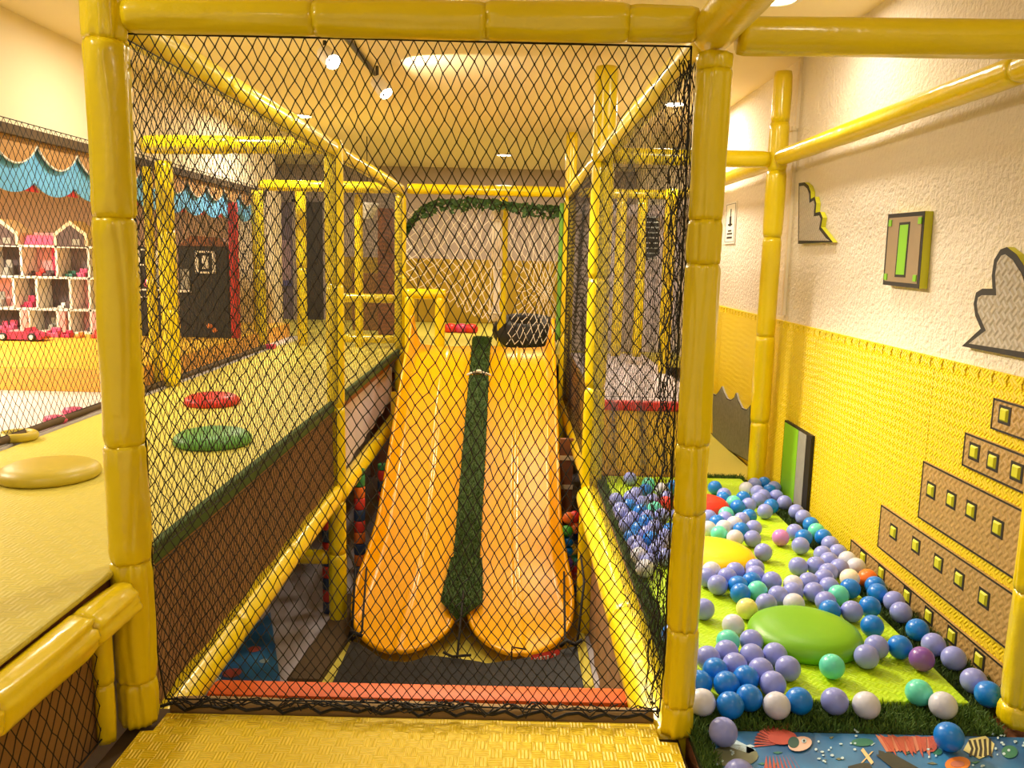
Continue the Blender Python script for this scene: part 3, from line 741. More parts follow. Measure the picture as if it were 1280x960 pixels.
# red cushions beyond
for k,(px,lab) in enumerate(((563,'left'),(577,'middle'),(589,'right'))):
    c_ = ay(px,416,7.6); mb = MB(); mb.lathe([(.01,0),(.05,.004),(.062,.02),(.062,.05),(.045,.075),(.01,.085)], (c_.x,7.6,UF-.02), 20)
    obj('pit_cushion', mb, 'redvinyl' if k != 1 else 'deeppink', None, '%s one of three small red round cushions behind the slide top' % lab, 'cushion', 'red cushions behind the slide', smooth=True)
c_ = ay(500,412,7.6); mb = MB(); mb.lathe([(.01,0),(.06,.004),(.075,.03),(.075,.08),(.05,.11),(.01,.12)], (c_.x,7.6,UF-.02), 20)
obj('pit_cushion', mb, 'redvinyl', None, 'red round cushion behind the guard rail at slide top left', 'cushion', smooth=True)

# ================================================================== UNDER THE DECK
mb = MB()
for dx in (0,-.006): mb.grid(lambda u,v: Vector((-.86+dx+.010*math.sin(u*34)*(.1+v)*.5, 3.90+u*2.0, UF-.11-v*(.34-.10*u))), 70, 6)
obj('fabric_curtain', mb, 'lavfab', None, 'pale lavender fabric hung under the far part of left deck', 'curtain', smooth=True)
mb = MB(); sleeve(mb, (-1.25,5.2,-.02), (-.90,5.2,-.02), .045, 8, 16, .03); obj('padded_beam', mb, 'vinyl', None, 'short yellow padded beam under the lavender fabric', 'padded beam', smooth=True)
padded('padded_post', 'yellow padded post under the left deck behind the striped pole', 'padded post', (-1.10,5.2,GZ), (-1.10,5.2,-.07), .04, (.5,), 18, .03)
padded('padded_post', 'pale yellow slim padded post close to the left slide edge', 'padded post', (-.76,5.35,GZ), (-.76,5.35,.15), .026, (.3,.6), 16, .03)
mb = MB(); mb.box((-1.12,6.52,GZ),(-.80,6.59,.10),.006); bd = obj('cupboard_door', mb, 'brownboard', None, 'brown door panel low behind the left slide edge', 'door panel')
# striped foam poles
def stripes(name, x, y, z0, z1, label, seq, r=.03, h=.062):
    th = thing(name, (x,y,z0), label, 'pole'); z = z0; k = 0
    while z < z1-.01:
        mb = MB(); t = min(h, z1-z); mb.lathe([(r*.6,0),(r*.93,.002),(r,.008),(r,t-.008),(r*.93,t-.002),(r*.6,t)], (x,y,z), 16)
        obj('foam_ring', mb, seq[k%len(seq)], th, {'redrub':'red ring','bluerub':'navy ring','greenrub':'green ring','orangerub':'orange ring'}[seq[k%len(seq)]], smooth=True); z += t; k += 1
stripes('striped_pole', -.892, 3.96, GZ, -.16, 'red and navy striped foam pole left of the halfway post', ['bluerub','redrub'])
stripes('striped_pole', -.79, 4.25, GZ+.016, -.08, 'striped foam pole with green top right of the halfway post', ['redrub','bluerub','orangerub','bluerub','orangerub','redrub','bluerub','redrub','orangerub','greenrub','greenrub'])
stripes('striped_pole', -.72, 4.6, GZ+.016, -.14, 'striped foam pole tucked beside the left slide lane', ['bluerub','redrub','greenrub','bluerub','redrub','bluerub','redrub'])
# brown border with white edge beside the lower opening
mb = MB(); a = az(368,848,GZ+.05); b = az(436,742,GZ+.05)
mb.prism([(a.x-.03,a.y,GZ+.0),(a.x+.10,a.y,GZ+.0),(b.x+.14,b.y,GZ+.0),(b.x-.01,b.y,GZ+.0)], (0,0,1), .05)
obj('border_pad', mb, 'darkband', None, 'brown netted border pad on the lower floor left of slide end', 'pad')
mb = MB()
pl = [az(338,768,GZ), az(352,865,GZ), az(225,875,GZ), az(300,800,GZ)]
mb.prism([p+Vector((0,0,.001)) for p in pl], (0,0,1), .012); mb.cur = 1
for px,py,r in ((318,815,.03),(290,845,.04)):
    c_ = az(px,py,GZ)+Vector((0,0,.0145)); mb.lathe([(r,0),(r*.9,.001)], c_, 12)
mb.cur = 2
for px,py,r in ((265,855,.04),(330,830,.02)):
    c_ = az(px,py,GZ)+Vector((0,0,.0145)); mb.lathe([(r,0),(r*.9,.001)], c_, 12)
obj('sea_print_mat', mb, ['sea','coral','bubble'], None, 'blue sea-print mat on the lower floor under the left deck', 'floor mat')

# brown panel and coloured balls beside the right of the slide
mb = MB(); mb.box((.285,4.62,GZ),(.36,4.66,.02)); mb.cur = 1
for z in (-.10,-.27,-.43): mb.box((.283,4.612,z),(.362,4.622,z+.025))
obj('brick_panel', mb, ['brownboard','cream'], None, 'narrow brown panel with cream joints right of the slide', 'panel')

# ================================================================== BALLS
R = .0305
BM = {}
def ballmesh(c):
    if c not in BM:
        mb = MB(); n, m_ = 40, 24; rings = []
        for j in range(1, m_):
            th = PI*j/m_; rr = R
            if j == m_//2: rr = R*1.012
            rings.append([mb.V((rr*math.sin(th)*math.cos(2*PI*k/n), rr*math.sin(th)*math.sin(2*PI*k/n), -rr*math.cos(th))) for k in range(n)])
        mb.loft(rings); b = mb.V((0,0,-R)); t = mb.V((0,0,R))
        for k in range(n): mb.face((b,rings[0][(k+1)%n],rings[0][k])); mb.face((t,rings[-1][k],rings[-1][(k+1)%n]))
        col = BALLC[c][1]
        ma = mat('ball_'+BALLC[c][0].replace(' ','_'), col, .32, 3, .04, 0, 60, .01, .5, .1)
        BM[c] = mesh('pit_ball', mb, [ma], Vector((0,0,0)), True)
    return BM[c]
balls = []
c3 = """170 148 B,420 128 L,483 112 B,376 158 W,545 140 L,515 160 B,438 178 L,560 195 L,610 232 L,228 196 L,188 230 B,282 245 M,240 262 B,352 215 B,470 200 L,445 222 L,368 258 L,525 265 B,487 298 L,148 338 L,240 318 M,228 345 L,380 333 B,335 350 L,188 372 B,295 378 W,135 412 W,235 402 W,405 405 L,333 415 B,198 440 M,303 465 W,395 470 L,585 463 P,676 430 L,728 462 B,712 515 L,685 290 L,728 325 L,778 372 B,812 412 M,855 450 B,900 495 L,950 548 L,475 556 L,853 572 L,1010 595 W,1062 635 W,890 612 L,812 645 L,700 645 L,956 655 L,878 682 L,862 722 L,1022 722 C,1140 712 O,770 748 L,1022 785 B,885 775 L,795 808 L,668 762 W,662 808 L,948 825 M,870 868 L,995 930 L,565 840 L,895 950 B,648 895 W,528 905 L,510 735 L,462 812 M,350 815 B,405 740 B,305 765 B,385 690 L,270 698 L,265 655 L,395 655 L,150 640 W,140 695 L,195 755 L,1180 755 B,1200 800 B,1150 900 B,100 915 L,390 920 Y"""
c4 = """247 180 W,218 270 M,352 265 L,217 325 L,345 345 L,470 340 L,110 360 L,258 398 L,150 425 B,395 425 L,545 415 L,85 485 B,318 470 B,205 505 B,460 500 L,330 570 B,240 590 B,100 585 W,465 590 W,583 580 B,195 730 L,285 965 L,787 405 M,800 578 L,975 600 W,1010 290 L,972 350 L,1005 185 B"""
c5 = """240 305 L,268 348 L,248 490 B,332 415 B,395 472 L,473 525 L,348 537 V,557 617 L,610 662 B,340 657 M,430 705 W,457 817 B"""
z4 = """470 515 L,570 545 M,555 580 B,500 600 L,430 620 L,685 650 R,705 560 B,640 575 W,605 680 M,450 665 B,365 690 L,410 765 L,430 825 B,490 775 B,560 830 L,450 920 W,660 720 L,640 865 B,690 800 B,540 720 L,600 780 L,470 700 L,590 640 L,650 930 L,590 905 L,520 865 L,380 620 L,520 650 L,560 755 B,700 720 L,670 620 L,415 690 L,500 700 B,610 840 L,700 880 L,540 930 L"""
z5 = """545 405 B,400 100 W,470 30 L"""
def add(txt, sc, ox, oy, zone=None):
    for t in txt.replace('\n','').split(','):
        x, y, c = t.split(); px, py = ox+float(x)/sc, oy+float(y)/sc
        p = az(px, py, R+.022); balls.append([p.x,p.y,c,zone,px,py])
add(c3, 5.054, 860, 580); add(c4, 4.363, 860, 740); add(c5, 3.097, 1040, 650)
add(z4, 4.364, 680, 480, 'net'); add(z5, 3.69, 680, 680, 'net')
pads = []
def dome(c, r, h, sx=1, sy=1): pads.append((c.x,c.y,r*max(sx,sy),h))
gd = az(1008,806,.02); yd = az(893,702,.02); rd = az(876,640,.02)
DOMES = [(gd.x, gd.y+.02, .150), (yd.x-.01, yd.y+.0, .145), (rd.x, rd.y, .115)]
# settle: push overlapping balls apart on the mat, keep clear of wall, domes and posts
import numpy as np
Pb = np.array([[b[0],b[1]] for b in balls]); Pb += np.random.RandomState(1).uniform(-.0005,.0005,Pb.shape)
for it in range(900):
    D = Pb[:,None,:]-Pb[None,:,:]; L_ = np.sqrt((D**2).sum(-1))+1e-9; np.fill_diagonal(L_, 9)
    ov = np.clip(.0622-L_, 0, None); Pb += (D/L_[...,None]*ov[...,None]*.45).sum(1)
    for (x,y,r) in [(q[0],q[1],q[2]+.030) for q in DOMES]+[(1.165,1.76,.073),(QX,Y1,.073),(1.163,3.82,.077)]:
        V_ = Pb-np.array([x,y]); d_ = np.sqrt((V_**2).sum(1))+1e-9; k_ = d_ < r
        Pb[k_] = np.array([x,y])+V_[k_]/d_[k_,None]*r
    Pb[:,0] = np.clip(Pb[:,0], .447, XW-.0455); Pb[:,1] = np.minimum(Pb[:,1], 3.80)
for b, p in zip(balls, Pb): b[0], b[1] = float(p[0]), float(p[1])
keep = []
for b in balls:
    bad = any(math.hypot(b[0]-c[0],b[1]-c[1]) < .0575 for c in keep)
    if not (bad and b[3] == 'net'): keep.append(b)
print('balls', len(balls), 'kept', len(keep)); balls = keep
TOPZ = {}
def floorz(x, y):
    if y < 1.712: return .008
    if x > 1.10 or y < 1.83 or x < .50: return .014
    return .021
zone_name = {
 'wall':'pit ball in the row against the yellow wall mat', 'corner':'pit ball in the far corner heap by the wall post',
 'behind':'pit ball in the cluster behind the yellow dome', 'middle':'pit ball in the spread between yellow and lime domes',
 'front':'pit ball in the cluster left of the lime dome', 'open':'pit ball lying loose right of the lime dome',
 'net':'pit ball behind the black net left of big post', 'lane':'pit ball on the lime strip right of the yellow dome', 'sea':'pit ball on the sea-print mat edge'}
def zone(b):
    x, y, c, z, px, py = b
    if z == 'net': return 'net'
    if y < 1.80: return 'sea'
    if px > 1060 and x > 1.07: return 'wall'
    if y > 3.22 and x > .95: return 'corner'
    if x > 1.10: return 'wall'
    if px < 950 and 625 < py < 682 or (py <= 640 and px < 940): return 'behind'
    if px > 1045 and py > 770: return 'open'
    if px > 1020 and py > 860: return 'open'
    if py < 690 and px > 950: return 'lane'
    if py < 770: return 'middle'
    return 'front'
ordw = ['nearest','second nearest','third nearest','fourth nearest','fifth nearest','sixth nearest','seventh nearest','eighth nearest','ninth nearest','tenth nearest','eleventh nearest','twelfth nearest']+['%dth nearest' % k for k in range(13,60)]
grp = {}
for b in balls: grp.setdefault((zone(b), b[2]), []).append(b)
for (z, c), L in grp.items():
    L.sort(key=lambda b: b[1])
    for k, b in enumerate(L):
        o = bpy.data.objects.new('pit_ball', ballmesh(c)); C.objects.link(o)
        o.location = Vector((b[0],b[1],floorz(b[0],b[1])+R))*S
        o.rotation_euler = (random.uniform(0,6),random.uniform(0,6),random.uniform(0,6))
        lab = BALLC[c][0]+' '+zone_name[z]
        if len(L) > 1: lab += ', '+(ordw[k] if k < len(L)-1 else 'farthest')+' one'
        props(o, lab, 'ball', 'balls of the ball pit')
# small multicoloured balls in the slot beside the slide
rnd = random.Random(77); cols = ['B','O','V','A','G','R','B','N','O','M']; lv = []
for k in range(16):
    row = k//2; y = 4.15+rnd.uniform(-.03,.03); z = GZ+.016+R+row*.058; x = .307+(k%2)*.036+rnd.uniform(-.004,.004); y += (k%2)*.05+ (row%2)*.02
    lv.append((x,y,z,cols[(k*7)%10]))
lv.sort(key=lambda q: -q[2])
cnt = {}
tot = {}
for q in lv: tot[q[3]] = tot.get(q[3],0)+1
tubeb = ['topmost','second','third','fourth','fifth','sixth','seventh','eighth','ninth']
for x,y,z,c in lv:
    o = bpy.data.objects.new('pit_ball', ballmesh(c)); C.objects.link(o); o.location = Vector((x,y,z))*S
    o.rotation_euler = (rnd.uniform(0,6),rnd.uniform(0,6),0); k = cnt.get(c,0); cnt[c] = k+1
    lab = '%s ball in the narrow stack beside right slide edge' % BALLC[c][0]
    if tot[c] > 1: lab += ', %s %s from its top' % (tubeb[k], BALLC[c][0].split()[-1]) if k else ', topmost %s one' % BALLC[c][0].split()[-1]
    props(o, lab, 'ball', 'coloured balls stacked beside the slide')
# clear-sided slot holding that stack: mesh sleeve
side_f = bil((.283,4.10,GZ+.03),(.283,4.34,GZ+.03),(.283,4.34,-.16),(.283,4.10,-.16))

# ================================================================== PIT FLOOR
mb = MB(); mb.box((.452,1.83,-.010),(1.10,3.84,.0205),.006)
obj('pit_mat', mb, 'pitlime', None, 'lime green embossed foam mat on the ball pit floor', 'floor mat')
def turf_strip(name, rects, label, dens, m='turf', hmin=.012, hmax=.026, seed=1):
    mb = MB(); rnd = random.Random(seed)
    for (x0,x1,y0,y1,z) in rects:
        mb.cur = 1; mb.box((x0,y0,-.011),(x1,y1,z)); mb.cur = 0
        for k in range(int((x1-x0)*(y1-y0)*dens)):
            x = rnd.uniform(x0,x1); y = rnd.uniform(y0,y1); a = rnd.uniform(0,2*PI); w_ = rnd.uniform(.0012,.0022); h = rnd.uniform(hmin,hmax)
            i = len(mb.v); b = Vector((x,y,z-.002)); d = Vector((math.cos(a)*w_,math.sin(a)*w_,0)); t = Vector((rnd.gauss(0,.009),rnd.gauss(0,.009),0))
            mb.V(b-d); mb.V(b+d); mb.V(b+d*.7+t*.45+Vector((0,0,h*.6))); mb.V(b-d*.7+t*.45+Vector((0,0,h*.6))); mb.V(b+t+Vector((0,0,h)))
            mb.face((i,i+1,i+2,i+3)); mb.face((i+3,i+2,i+4))
    return obj(name, mb, [m,'turfbase'], None, label, 'turf', None, 'stuff')
turf_strip('artificial_turf', [(.452,1.12,1.715,1.828,.006)], 'green turf strip along the front edge of the ball pit', 70000, seed=2)
turf_strip('artificial_turf', [(.410,.450,1.20,1.70,.006),(.410,.450,1.70,3.84,.006)], 'green turf strip along the netted side of the ball pit', 60000, seed=3)
turf_strip('artificial_turf', [(1.102,1.222,1.83,3.84,.006)], 'green turf strip between the lime mat and the wall mats', 45000, 'turfdark', seed=4)
turf_strip('artificial_turf', [(.80,1.12,3.842,3.895,.012)], 'green turf strip closing the far end of the ball pit', 60000, seed=5)
def pad(name, c, r, h, m, label, sy=1.0, n=56):
    mb = MB(); prof = []
    for k in range(15):
        q = k/14
        if k == 0: prof.append((r*.90,0))
    prof = [(r*.55,0),(r*.93,.000),(r*.985,h*.12),(r,h*.28),(r*.985,h*.45),(r*.93,h*.64),(r*.82,h*.80),(r*.64,h*.91),(r*.42,h*.97),(r*.2,h*.995),(r*.02,h)]
    mb.lathe(prof, c, n, 'z', 1, sy)
    rnd = random.Random(hash(label)%1000 if False else len(label))
    for v in mb.v:
        d = Vector((v.x-c[0], v.y-c[1])); a = math.atan2(d.y,d.x); e = d.length/r
        if .85 < e and v.z > c[2]+.002:
            k = 1+.010*math.sin(a*23+rnd.random()*.3)*noise.noise(Vector((a*2,len(label),0)))*2; v.x = c[0]+d.x*k; v.y = c[1]+d.y*k
    return obj(name, mb, m, None, label, 'floor pad', smooth=True)
pad('stepping_pad', (DOMES[0][0],DOMES[0][1],.021), DOMES[0][2], .062, 'limevinyl', 'round lime green padded dome near the front of the ball pit')
pad('stepping_pad', (DOMES[1][0],DOMES[1][1],.021), DOMES[1][2], .06, 'yelvinyl', 'round yellow padded dome on the ball pit floor beside the big post')
pad('stepping_pad', (DOMES[2][0],DOMES[2][1],.021), DOMES[2][2], .065, 'redvinyl', 'round red padded dome at the back of the ball pit')
def deckpad(pl, pr, pc, m, label, h):
    a = az(*pl,UF+.015); b = az(*pr,UF+.015); r = (b.x-a.x)/2; c_ = ((a.x+b.x)/2, (a.y+b.y)/2, UF); pad('stepping_pad', c_, r, h, m, label)
deckpad((0,590),(124,590),0,'olivevinyl','round mustard yellow pad on the near end of the left deck',.048)
deckpad((217,549),(315,549),0,'greenvinyl','round green pad on the left deck behind the net',.052)
deckpad((230,501),(300,501),0,'redvinyl','round red pad on the left deck behind the green one',.05)

# sea print mat in front of the pit
mb = MB(); mb.box((.452,1.05,-.011),(XW-.004,1.712,.0075),.002); Z = .0085
def dec(pts, mi, lift=0):
    mb.cur = mi; mb.prism([az(px,py,Z+lift) for px,py in pts], (0,0,1), .0006)
def ell(px,py,rx,ry,mi,lift=0,n=18,rot=0):
    dec([(px+rx*math.cos(2*PI*k/n)*math.cos(rot)-ry*math.sin(2*PI*k/n)*math.sin(rot), py+rx*math.cos(2*PI*k/n)*math.sin(rot)+ry*math.sin(2*PI*k/n)*math.cos(rot)) for k in range(n)], mi, lift)
seam = ['sea','coral','fishface','fishdark','bubble','xmark','shark','zebra','zebradark','orangefish','seagreen','rockgray','palepinkfish']
rnd = random.Random(4)
ell(918,945,30,14,11)                              # rocky patch
for k in range(13):                                # frilled red fish body
    a = PI*.95+k*.16; dec([(978,930),(978+34*math.cos(a)-2,930+26*math.sin(a)),(978+34*math.cos(a+.09),930+26*math.sin(a+.09))], 1, .0007*(k%2))
ell(978,922,18,9,1,.0014)
ell(1000,930,15,9,2,.002,18,-.2); ell(992,928,7,7,3,.0027); ell(1005,926,3,2.6,4,.0034); ell(1005,926,1.4,1.3,6,.0041)
for k in range(9): dec([(958+k*4,944),(955+k*5.5,960),(960+k*5.0,961)], 1, .0007*(k%2))
ell(1078,928,14,5,10)                              # small green fish
for rot in (0,1):                                  # crossed sticks
    s_ = 1 if rot else -1; dec([(1076,946-s_*8),(1079,944-s_*9),(1092,946+s_*7),(1089,948+s_*8)], 5, .0007*rot)
dec([(1060,958),(1076,954),(1086,954),(1092,962),(1060,966)], 6)
dec([(1095,944),(1112,940),(1148,960),(1120,964)], 6, .0007); dec([(1098,938),(1106,940),(1100,948)], 6)
for k in range(15): dec([(1094+k*5,919+rnd.uniform(-2,3)),(1100+k*5+rnd.uniform(0,5),921),(1112+k*4.2,940+rnd.uniform(-6,8)),(1108+k*4.2,940)], 1 if k%3 else 12, .0007*(k%3))
dec([(1204,938),(1212,924),(1232,920),(1243,930),(1240,942),(1224,949)], 7)
for k in range(5): dec([(1210+k*6.5,926-k*.5),(1213+k*6.5,925-k*.5),(1217+k*5.5,936),(1214+k*6.5,946),(1211+k*6.2,945),(1214+k*5.4,936)], 8, .0009)
ell(1197,955,16,9,9,0,18,-.1); ell(1197,955,9,4,12,.0007)

for k in range(16):
    x_ = rnd.uniform(925,1260); y_ = rnd.uniform(922,958); L_ = rnd.uniform(6,14)
    dec([(x_,y_),(x_+L_*.5,y_-1.6),(x_+L_,y_+rnd.uniform(-2,2)),(x_+L_*.5,y_+1.6)], rnd.choice((3,10,11,4)), -.0003)
ell(1172,940,6,4,10); ell(1262,940,10,8,10)
for (cx_,cy_,n_) in ((1030,940,10),(1066,921,4),(910,928,5),(905,944,6),(1252,930,10),(1166,934,4),(1060,934,4),(1222,957,6),(1270,925,5)):
    for k in range(n_): ell(cx_+rnd.uniform(-11,11),cy_+rnd.uniform(-14,14),rnd.uniform(1,2.6),rnd.uniform(.9,1.7),4,.0007)
dec([(905,922),(918,924),(945,938),(936,942),(912,934)], 4, 0)
obj('sea_print_mat', mb, [M[k] for k in seam], None, 'blue foam mat printed with fish and coral in right foreground', 'floor mat')

# step block at the back of the pit
blk = thing('padded_step', (.62,3.96,0), 'yellow padded step with red top edge behind the ball pit', 'step')
mb = MB(); mb.box((.42,3.90,0),(.95,6.0,.345),.012); obj('step_body', mb, mat('step_yellow',(236,190,60),.5,3,.06), blk)
mb = MB(); mb.box((.42,3.885,.325),(.95,3.93,.372),.01); obj('edge_strip', mb, 'redvinyl', blk, 'red edge strip')
mb = MB(); mb.box((.42,3.932,.346),(.95,6.0,.36),.004); obj('top_mat', mb, 'lavfab', blk, 'grey top mat')
# things standing beyond on the upper right level
mb = MB(); mb.box((.42,6.3,UF-.02),(1.23,6.36,1.44),.01)
obj('grey_partition', mb, 'lavfab', None, 'grey partition panel beyond the step at the far right', 'partition')
for k,(px,lab,h0) in enumerate(((776,'left',262),(803,'middle',250),(832,'right',240))):
    yy_ = 5.85 if k < 2 else 5.0; c_ = ay(px,400,yy_-.2 if k < 2 else yy_); padded('padded_post', '%s one of three far yellow posts before the grey partition' % lab, 'padded post', (c_.x,yy_,.36), (c_.x,yy_,1.45), .036, (.5,), 16, .04, 1, 'vinyl', .06, 'yellow posts before the grey partition')
padded('padded_beam', 'yellow padded beam over the three far yellow posts at right', 'padded beam', (QX+.05,5.9,1.485), (1.12,5.9,1.485), .034, (.5,), 16, .04)
# black slatted shutter leaning there
a_ = [ay(808,268,5.2), ay(824,276,5.2), ay(824,318,5.2), ay(808,326,5.2)]
mb = MB(); mb.prism(a_, (0,1,0), .02); mb.cur = 1
for k in range(9):
    z0 = a_[3].z+(a_[0].z-a_[3].z)*(k+.5)/9; mb.box((a_[0].x+.004,5.192,z0-.004),(a_[1].x-.004,5.201,z0+.004))
obj('slatted_vent', mb, ['black','grayfoam'], None, 'small black slatted vent panel hung beyond the pit net', 'vent')

# ================================================================== RIGHT WALL
XM = XW-.013
def on_wall(px, py, off=.0): return ax(px, py, XM-off)
def tooth_mat(y0, y1, z0, z1, label, teeth=True):
    """foam tile with interlocking puzzle teeth cut along the top"""
    mb = MB(); pts = [(y0,z0),(y1,z0),(y1,z1-.03)]
    n = max(1,int((y1-y0)/.062)); w_ = (y1-y0)/n; y = y1
    for k in range(n):
        a = y1-k*w_
        pts += [(a-.10*w_,z1-.03),(a-.16*w_,z1-.016),(a-.06*w_,z1-.004),(a-.10*w_,z1),(a-.60*w_,z1),(a-.66*w_,z1-.004),(a-.54*w_,z1-.016),(a-.60*w_,z1-.03)]
    pts.append((y0,z1-.03))
    mb.prism([(XM,y_,z_) for y_,z_ in pts], (1,0,0), .0125)
    # matching edging strip fills the gaps
    o = obj('foam_wall_mat', mb, 'wallmat', None, label, 'wall mat', 'yellow foam wall mats')
    return o
ysm = [.55,1.32,2.40,3.62,4.90,6.0]
nm = ['yellow foam wall mat at the right picture edge, behind the tan boards','yellow foam wall mat carrying the upper tan boards','wide yellow foam wall mat between the pipe panel and the tan boards','yellow foam wall mat at the far end of the ball pit, beyond the wall post','farthest yellow foam wall mat past the spiky grey panel']
nm[2] = 'wide yellow foam wall mat between the green panel and the tan boards'
for k in range(5): tooth_mat(ysm[k]+.0012, ysm[k+1]-.0012, .002, .775, nm[k])
mb = MB(); mb.box((XM+.003,.55,.735),(XM+.0128,6.0,.776)); obj('foam_edging', mb, 'wallmat', None, 'thin yellow foam edging interlocked along the top of wall mats', 'edging')
# embossed boards with lime studs
def board(pix, studs, label, m='tanmat'):
    th_ = .009; o = [on_wall(px,py,.0) for px,py in pix]; c_ = sum(o,Vector())/len(o)
    mb = MB(); mb.prism(o, (-1,0,0), th_); mb.cur = 1
    n_ = len(o)
    for k in range(n_):
        a, b = o[k], o[(k+1)%n_]; d = (b-a).normalized(); nn = Vector((0,-d.z,d.y))
        if (c_-a).dot(nn) < 0: nn = -nn
        q = [a, b, b+nn*.005, a+nn*.005]; mb.prism([p+Vector((-th_-.0002,0,0)) for p in q], (-1,0,0), .0008)
    th = obj('stud_board', mb, [M_(m),'black'], None, label, 'wall board', 'tan stud boards on the wall')
    for px,py in studs:
        c2 = on_wall(px,py,th_); mb = MB(); w2, h2 = .020, .020
        mb.cur = 1; mb.box((c2.x-.001,c2.y-w2,c2.z-h2),(c2.x+.0,c2.y+w2,c2.z+h2))
        mb.cur = 0; 
        i = [mb.V((c2.x-.001,c2.y+sy*w2*.86,c2.z+sz*h2*.86)) for sy,sz in ((-1,-1),(1,-1),(1,1),(-1,1))]
        j = [mb.V((c2.x-.006,c2.y+sy*w2*.55,c2.z+sz*h2*.6)) for sy,sz in ((-1,-1),(1,-1),(1,1),(-1,1))]
        mb.loft([i,j]); mb.face(j)
        obj('stud', mb, ['limeedge','black'], th, 'yellow-green square stud')
def wp(px,py): return (px,py)
# pixel quads from the photograph, laid on the wall plane and squared up there
def rect(p_tl, p_bl, pyright):
    a = on_wall(*p_tl); b = on_wall(*p_bl); return a.y, a.z, b.z
def wallboard(px0, py0, py1, y_end, studs, label):
    """board from pixel column px0 (top py0, bottom py1) running toward the camera to depth y_end"""
    a = on_wall(px0,py0); b = on_wall(px0-3,py1); th_ = .009
    y1_, z1, z0 = (a.y+b.y)/2, a.z, b.z
    pts = [Vector((XM,y1_,z1)),Vector((XM,y_end,z1)),Vector((XM,y_end,z0)),Vector((XM,y1_,z0))]
    board_pts(pts, studs, label)
def board_pts(pts, studs, label):
    o = pts; th_ = .009; c_ = sum(o,Vector())/len(o); mb = MB(); mb.prism(o, (-1,0,0), th_); mb.cur = 1; n_ = len(o)
    for k in range(n_):
        a, b = o[k], o[(k+1)%n_]; d = (b-a).normalized(); nn = Vector((0,-d.z,d.y))
        if (c_-a).dot(nn) < 0: nn = -nn
        mb.prism([p+Vector((-th_-.0002,0,0)) for p in (a,b,b+nn*.005,a+nn*.005)], (-1,0,0), .0008)
    th = obj('stud_board', mb, ['tanmat','black'], None, label, 'wall board', 'tan stud boards on the wall')
    for px,py in studs:
        c2 = on_wall(px,py,th_); mb = MB(); w2, h2 = .025, .023; mb.cur = 1
        mb.box((c2.x-.0012,c2.y-w2,c2.z-h2),(c2.x,c2.y+w2,c2.z+h2)); mb.cur = 0
        i = [mb.V((c2.x-.0012,c2.y+sy*w2*.66,c2.z+sz*h2*.70)) for sy,sz in ((-1,-1),(1,-1),(1,1),(-1,1))]
        j = [mb.V((c2.x-.006,c2.y+sy*w2*.46,c2.z+sz*h2*.52)) for sy,sz in ((-1,-1),(1,-1),(1,1),(-1,1))]
        mb.loft([i,j]); mb.face(j)
        obj('stud', mb, ['limeedge','black'], th, 'yellow-green square stud')
wallboard(1246,497,536, 1.60, [(1256,519)], 'topmost and shortest tan board with studs, on the yellow wall mat')
wallboard(1210,540,582, 1.60, [(1218,565),(1241,577),(1271,590)], 'second tan stud board from the top of the stepped rows')
wallboard(1156,575,648, 1.62, [(1164,613),(1189,625),(1214,638),(1247,660)], 'tall middle tan board with four yellow-green studs')
wallboard(1104,630,684, 1.66, [(1117,665),(1145,682),(1173,704),(1199,724),(1230,748)], 'long tan board with five studs, second from the bottom')
wallboard(1067,674,710, 1.70, [(1079,697),(1102,716),(1134,745),(1161,770),(1190,795),(1224,825)], 'lowest tan stud board, just behind the row of balls')
# cut-out panels on plaster and mats
def panel(name, pix, m, label, cat, th_=.016, xw=XW, border=.012, edge='limeedge', bmat='black'):
    o = [ax(px,py,xw-.001) for px,py in pix]; c_ = sum(o,Vector())/len(o)
    t = thing(name, (c_.x, c_.y, min(p.z for p in o)), label, cat)
    mb = MB(); mb.prism(o, (-1,0,0), th_); obj('foam_back', mb, edge, t)
    inn = []
    n_ = len(o); mbB = MB()
    mbB.prism([p+Vector((-th_-.0001,0,0)) for p in o], (-1,0,0), .0012); obj('black_outline', mbB, bmat, t)
    # inner face, inset towards the outline normal
    area = sum(o[k].y*o[(k+1)%n_].z-o[(k+1)%n_].y*o[k].z for k in range(n_)); sg = 1 if area > 0 else -1
    for k in range(n_):
        a, b, c2 = o[k-1], o[k], o[(k+1)%n_]; d1 = Vector((0,(b-a).y,(b-a).z)).normalized(); d2 = Vector((0,(c2-b).y,(c2-b).z)).normalized()
        n1 = Vector((0,-d1.z,d1.y))*sg; n2 = Vector((0,-d2.z,d2.y))*sg; nb = (n1+n2)
        nb = nb.normalized() if nb.length > .1 else n1
        q = border/max(.45, nb.dot(n1)); inn.append(b+nb*q+Vector((-th_-.0014,0,0)))
    mb = MB(); mb.prism(inn, (-1,0,0), .0012); obj('face_panel', mb, m, t)
    return t, o
def smoothpix(P, n=6):
    out = []
    for k in range(len(P)):
        p0,p1,p2,p3 = [Vector((*P[(k+q)%len(P)],0)) for q in (-1,0,1,2)]
        for f in [i/n for i in range(n)]:
            r_ = .5*((2*p1)+(p2-p0)*f+(2*p0-5*p1+4*p2-p3)*f*f+(3*p1-p0-3*p2+p3)*f**3); out.append((r_.x,r_.y))
    return out
panel('cutout_panel', [(1003,305),(1004,229),(1011,228),(1016,232),(1019,240),(1019,249),(1024,246),(1026,254),(1025,266),(1031,265),(1034,272),(1032,284),(1040,294),(1047,303)],
      'grayboard', 'small grey wavy-edged cutout with lime rim high on the plaster wall', 'wall panel', .018, XW, .014)
